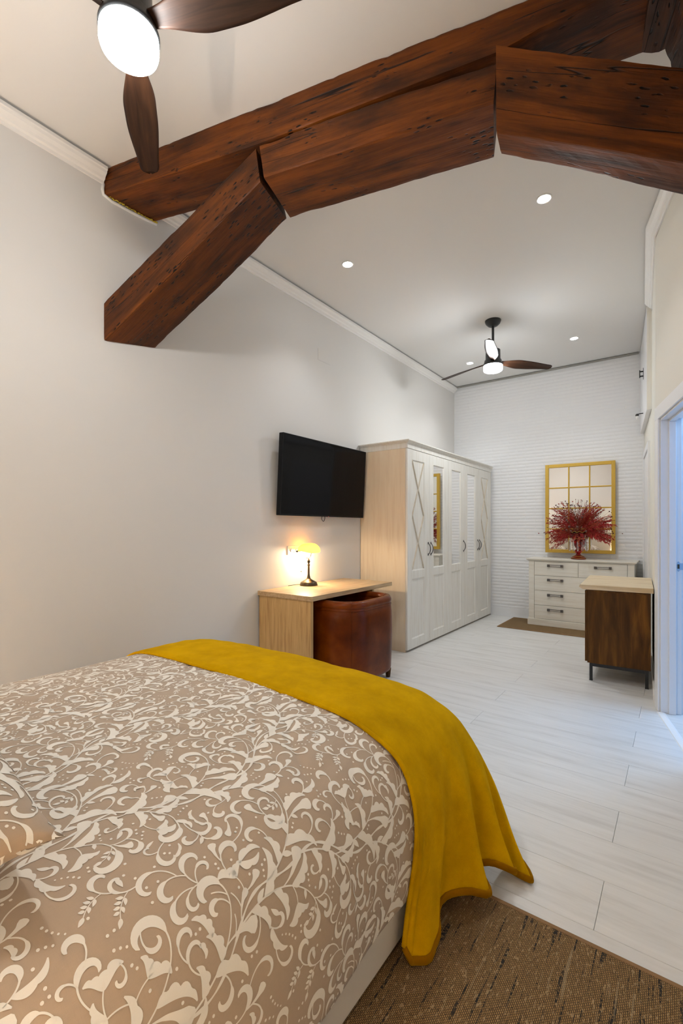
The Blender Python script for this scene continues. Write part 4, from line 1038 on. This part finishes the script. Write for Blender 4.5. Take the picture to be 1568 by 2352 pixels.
# ================================================================== sideboard by the right wall
sb = empty('sideboard', (-.612, 4.235, 0), 'dark walnut sideboard with pale pine top on black legs by the doorway', 'cabinet', rz=R(3.3))
g = G().box(.0, .0, .146, .435, .88, .748); g.make('cabinet_body', M['walnut'], sb, bevel=.002)
G().box(.004, -.0015, .732, .431, .0, .744).make('edge_strip', M['walnut'], sb)
g = G(); g.prism([(-.052, .787), (-.060, .770), (-.030, .749), (.452, .749), (.452, .787)], -.018, .90, axis=1); g.make('top_slab', M['pine_top'], sb, bevel=.002)
for y0, y1 in ((.01, .435), (.445, .87)):
    d = G().box(-.018, y0, .155, -.0005, y1, .738).make('door', M['walnut'], sb, bevel=.002)
    yy = y0+.05 if y0 > .2 else y1-.05
    G().box(-.034, yy-.005, .55, -.018, yy+.005, .64).make('handle', M['bronze'], d, bevel=.002)
g = G(); g.box(.015, .012, .118, .42, .034, .146); g.box(.015, .846, .118, .42, .868, .146); g.box(.015, .034, .118, .037, .846, .146); g.box(.398, .034, .118, .42, .846, .146)
g.make('leg_rail', M['black'], sb)
for x in (.015, .398):
    for y in (.012, .846):
        lg = G().box(x, y, .004, x+.022, y+.022, .118).make('leg', M['black'], sb)
        G().box(x-.001, y-.001, 0, x+.023, y+.023, .006).make('foot_pad', M['black'], lg)

# ================================================================== desk, lamp, chair
dk = empty('desk', (-2.45, 3.15, 0), 'light oak desk against the left wall, under the television', 'desk')
def topg():
    g = G(); x0, x1, y0, y1, r_ = -2.762, -2.188, 2.588, 3.775, .022; P = [(x0, y0)]
    P += [(x1-r_+r_*math.sin(t), y0+r_-r_*math.cos(t)) for t in [PI/2*i/6 for i in range(7)]]
    P += [(x1-.006, y1), (x0, y1)]
    return g.prism(P, .708, .744, axis=2)
W(topg(), dk).make('desk_top', M['desk'], dk, bevel=.0015)
W(G().box(-2.755, 2.600, 0, -2.205, 2.628, .708), dk).make('side_panel', M['desk_side'], dk, bevel=.001)
W(G().box(-2.755, 3.462, 0, -2.215, 3.490, .708), dk).make('side_panel', M['desk_side'], dk, bevel=.001)
W(G().box(-2.757, 2.628, .36, -2.741, 3.462, .708), dk).make('back_panel', M['desk_side'], dk)

lp = empty('desk_lamp', (-2.655, 3.10, .744), 'banker lamp with amber glass shade glowing on the oak desk', 'lamp')
G().lathe([(0, 0), (.078, 0), (.080, .004), (.078, .016), (.074, .020), (.075, .024), (.068, .032), (.045, .045), (.026, .055), (.016, .066), (.012, .085), (.0095, .10), (.0088, .175), (.014, .180), (.014, .184), (.008, .188), (.007, .196), (.013, .206), (.014, .216), (.009, .227), (.005, .233), (.004, .242), (0, .243)], seg=36).make('base', M['bronze'], lp)
ad = Vector((-.18, .98, 0)).normalized(); pd = Vector((ad.y, -ad.x, 0)); ax = Vector((-.050, 0, .305)) # shade axis, its cross direction, pivot line
g = G(); Ls = .115; Rs = .068
def shp(a, b):      # a along the shade 0..1, b round it 0..1
    t = 2*a-1; e = (1-abs(t)**5)**.5 if abs(t) < 1 else 0; ang = R(-12+196*b)
    r_ = Rs*max(.02, e)*(1.0 if b < .5 else 1.0)
    return ax + ad*(t*Ls) + pd*(.046+r_*1.15*math.cos(ang)) + Vector((0, 0, r_*math.sin(ang)*1.02))
V = []; nu, nv = 30, 18
for j in range(nv+1):
    for i in range(nu+1): V.append(shp(i/nu, j/nv))
g.add(V, [(j*(nu+1)+i, j*(nu+1)+i+1, (j+1)*(nu+1)+i+1, (j+1)*(nu+1)+i) for j in range(nv) for i in range(nu)], True)
o = g.make('glass_shade', M['amber'], lp); m_ = o.modifiers.new('t', 'SOLIDIFY'); m_.thickness = .0025
A_, B_ = ax-ad*(Ls+.006), ax+ad*(Ls+.006)
g = G(); topp = Vector((0, 0, .238))
for E1 in (A_, B_):
    g.tube(spline([E1, E1+Vector((0, 0, -.03)), E1.lerp(topp, .35)+Vector((0, 0, -.035)), topp+(E1-topp)*.18+Vector((0, 0, -.004)), topp], 20), .0030, 8)
g.make('yoke', M['bronze'], lp)
g = G(); g.tube([A_+ad*.012, A_-ad*.012], .0085, 12); g.tube([A_-ad*.010, A_-ad*.075], .0030, 8); g.tube([B_-ad*.012, B_+ad*.012], .0085, 12); g.make('pivot_knob', M['bronze'], lp)
g = G(); c0 = ax-ad*.055+Vector((0, 0, -.01)); g.tube([c0, c0+Vector((0, 0, -.165))], .0008, 4); pc = g.make('pull_chain', M['bronze'], lp)
G().ball(tuple(c0+Vector((0, 0, -.170))), .0055, 10, 6).make('chain_bead', M['bronze'], pc)
G().ball(tuple(ax+Vector((.012, 0, .012))), .018, 12, 8, (1, 2, 1)).make('bulb', M['bulb'], lp)
lamp('desk_lamp_bulb', 'POINT', tuple(Vector((-2.655, 3.10, .744))+ax+Vector((.012, 0, -.012))), DESK_W, DESK_COL, .022)
g = G(); g.tube([(-.075, -.01, .005), (-.095, -.03, .004), (-.104, -.09, .004), (-.106, -.15, .004)], .0025, 6); g.make('cord', M['black'], lp)

chair = empty('tub_chair', (-2.262, 3.075, 0), 'cognac leather tub chair pushed under the oak desk', 'chair')
path = []
xf, xbk, hw, cr_ = -.30, .35, .34, .20
for i in range(9): path.append((xf+(xbk-cr_-xf)*i/8, -hw))
for i in range(1, 13): a = -PI/2+PI/2*i/12; path.append((xbk-cr_+cr_*math.cos(a), -hw+cr_+cr_*math.sin(a)))
for i in range(1, 9): path.append((xbk, -hw+cr_+(2*hw-2*cr_)*i/8))
for i in range(1, 13): a = PI/2*i/12; path.append((xbk-cr_+cr_*math.cos(a), hw-cr_+cr_*math.sin(a)))
for i in range(1, 9): path.append((xbk-cr_-(xbk-cr_-xf)*i/8, hw))
def off(i, o):
    a = Vector(path[max(i-1, 0)]); b = Vector(path[min(i+1, len(path)-1)]); d = (b-a).normalized(); return Vector(path[i])+Vector((d.y, -d.x))*o
def zs(i):
    x = path[i][0]; return -.012*sstep(.1, -.25, x)
sec = [(-.020, .072), (-.006, .082), (.002, .105), (.008, .25), (.012, .42), (.008, .56), (.000, .640), (-.02, .66), (-.060, .66), (-.078, .62), (-.085, .45), (-.085, .30), (-.08, .09), (-.06, .072)]
V = []; k = len(sec)
for i in range(len(path)):
    for o_, z in sec: p = off(i, o_); V.append((p.x, p.y, z+(zs(i) if z > .5 else 0)))
F = [(i*k+j, (i+1)*k+j, (i+1)*k+(j+1) % k, i*k+(j+1) % k) for i in range(len(path)-1) for j in range(k)]
F += [tuple(range(k)), tuple(range((len(path)-1)*k, len(path)*k))[::-1]]
mesh('backrest', V, F, M['leather'], chair, True)
g = G(); g.tube([(*off(i, -.030), .662+zs(i)) for i in range(len(path))], .036, 14); g.make('rim_roll', M['leather'], chair)
g = G(); g.tube([(*off(i, .0035), .628+zs(i)) for i in range(len(path))], .0022, 6)
for i in (14, 34):
    g.tube([(*off(i, o_+.0005), z) for o_, z in sec[2:7]], .0015, 6)
    c = off(i, -.030); dd = (Vector(path[i])-off(i, -.1)).normalized()
    g.tube([(c.x+dd.x*.0365*math.cos(q), c.y+dd.y*.0365*math.cos(q), .662+zs(i)+.0365*math.sin(q)) for q in [PI*j/10-.5 for j in range(11)]], .0016, 6)
g.make('seam_piping', M['leather'], chair)
g = G()
def cush(a, b):
    x = -.30+.56*a; y = -.252+.504*b; e = (1-abs(2*a-1)**8)*(1-abs(2*b-1)**8); return (x, y, .40+.045*e**.4)
g.grid(20, 20, cush); g.box(-.30, -.252, .22, .26, .252, .402); g.make('seat', M['leather'], chair)
for x in (-.24, .285):
    for y in (-.26, .26): G().lathe([(0, 0), (.018, 0), (.026, .076), (0, .076)], (x, y, 0), 12).make('leg', M['walnut'], chair)

# ================================================================== television
tv = empty('television', (-2.70, 3.410, 1.71), 'large flat black television hung on the left wall above the desk', 'television')
tv.rotation_euler = (0, R(3.0), 0)
hw, hh = .627, .348
g = G().box(-.028, -hw, -hh, .016, hw, hh); g.make('casing', M['tvplastic'], tv, bevel=.004)
G().box(.0162, -hw+.009, -hh+.014, .0178, hw-.009, hh-.009).make('screen', M['screen'], tv)
g = G(); g.box(.016, -hw, -hh, .020, hw, -hh+.012); g.box(.016, -hw, hh-.007, .020, hw, hh); g.box(.016, -hw, -hh+.012, .020, -hw+.007, hh-.007); g.box(.016, hw-.007, -hh+.012, .020, hw, hh-.007); g.make('bezel', M['tvplastic'], tv, bevel=.001)
g = G(); g.box(-.045, -.2, -.15, -.028, .2, .15); g.make('wall_bracket', M['black'], tv)
g = G(); g.tube(spline([(-.02, -.01, -hh+.01), (-.015, -.03, -hh-.02), (-.01, -.005, -hh-.045), (-.01, .015, -hh-.015), (-.02, .02, -hh+.01)], 24), .003, 6); g.make('cable_loop', M['black'], tv)
x = emit('standby_red', (1, .02, .02), 2.0); G().box(.020, .03, -hh+.001, .0205, .036, -hh+.004).make('standby_light', x, tv)

# socket plate, blanking cover, cupboard hatch
sk = empty('socket_plate', (-2.77, 3.06, 1.057), 'white triple socket plate on the left wall behind the desk lamp', 'socket')
G().box(0, -.115, -.040, .009, .115, .040).make('plate', M['socket'], sk, bevel=.002)
for y in (-.072, 0, .072):
    s = G().box(.009, y-.026, -.026, .0115, y+.026, .026).make('socket_face', M['socket'], sk, bevel=.001)
    G().lathe([(0, 0), (.018, 0), (.020, .0016), (0, .0012)], seg=20).make('socket_well', M['trim'], s); s.children[0].location = (.0115, y, 0); s.children[0].rotation_euler = (0, R(90), 0)
G().box(-2.77, 3.37, 2.86, -2.7675, 3.56, 2.97).make('blanking_cover', M['wall'], bevel=.001)
tag(bpy.data.objects['blanking_cover'], 'flush blanking cover painted like the left wall, above the television', 'cover')
hp = empty('cupboard_hatch', (0, 0, 0), 'tall white cupboard hatch high on the right wall, up to the ceiling', 'hatch')
g = G(); fbox(g, 5.275, 6.60, .0, .040, 2.395, 3.385); g.make('hatch_panel', M['door'], hp, bevel=.002)
g = G(); fbox(g, 5.262, 5.275, .0, .040, 2.39, 3.385); g.make('edge_band', M['ward'], hp)
g = G()
for z in (2.885, 2.935): fbox(g, 5.86, 5.874, .040, .075, z-.006, z+.006)
fbox(g, 5.855, 5.879, .040, .044, 2.85, 2.97); fbox(g, 5.857, 5.877, .070, .078, 2.870, 2.95); g.make('handle', M['black'], hp, bevel=.001)
c = fw(5.93, .095, 2.485); g = G(); g.tube([fw(5.93, .040, 2.50), fw(5.93, .085, 2.497)], .005, 8); g.ball(tuple(c), .017, 12, 8)
g.make('lock_arm', M['black'], hp)
g = G().lathe([(0, -.05), (.008, -.045), (.012, -.02), (.013, -.008)], tuple(c), 12); g.make('lock_cap', M['socket'], hp)
bpy.context.view_layer.update()
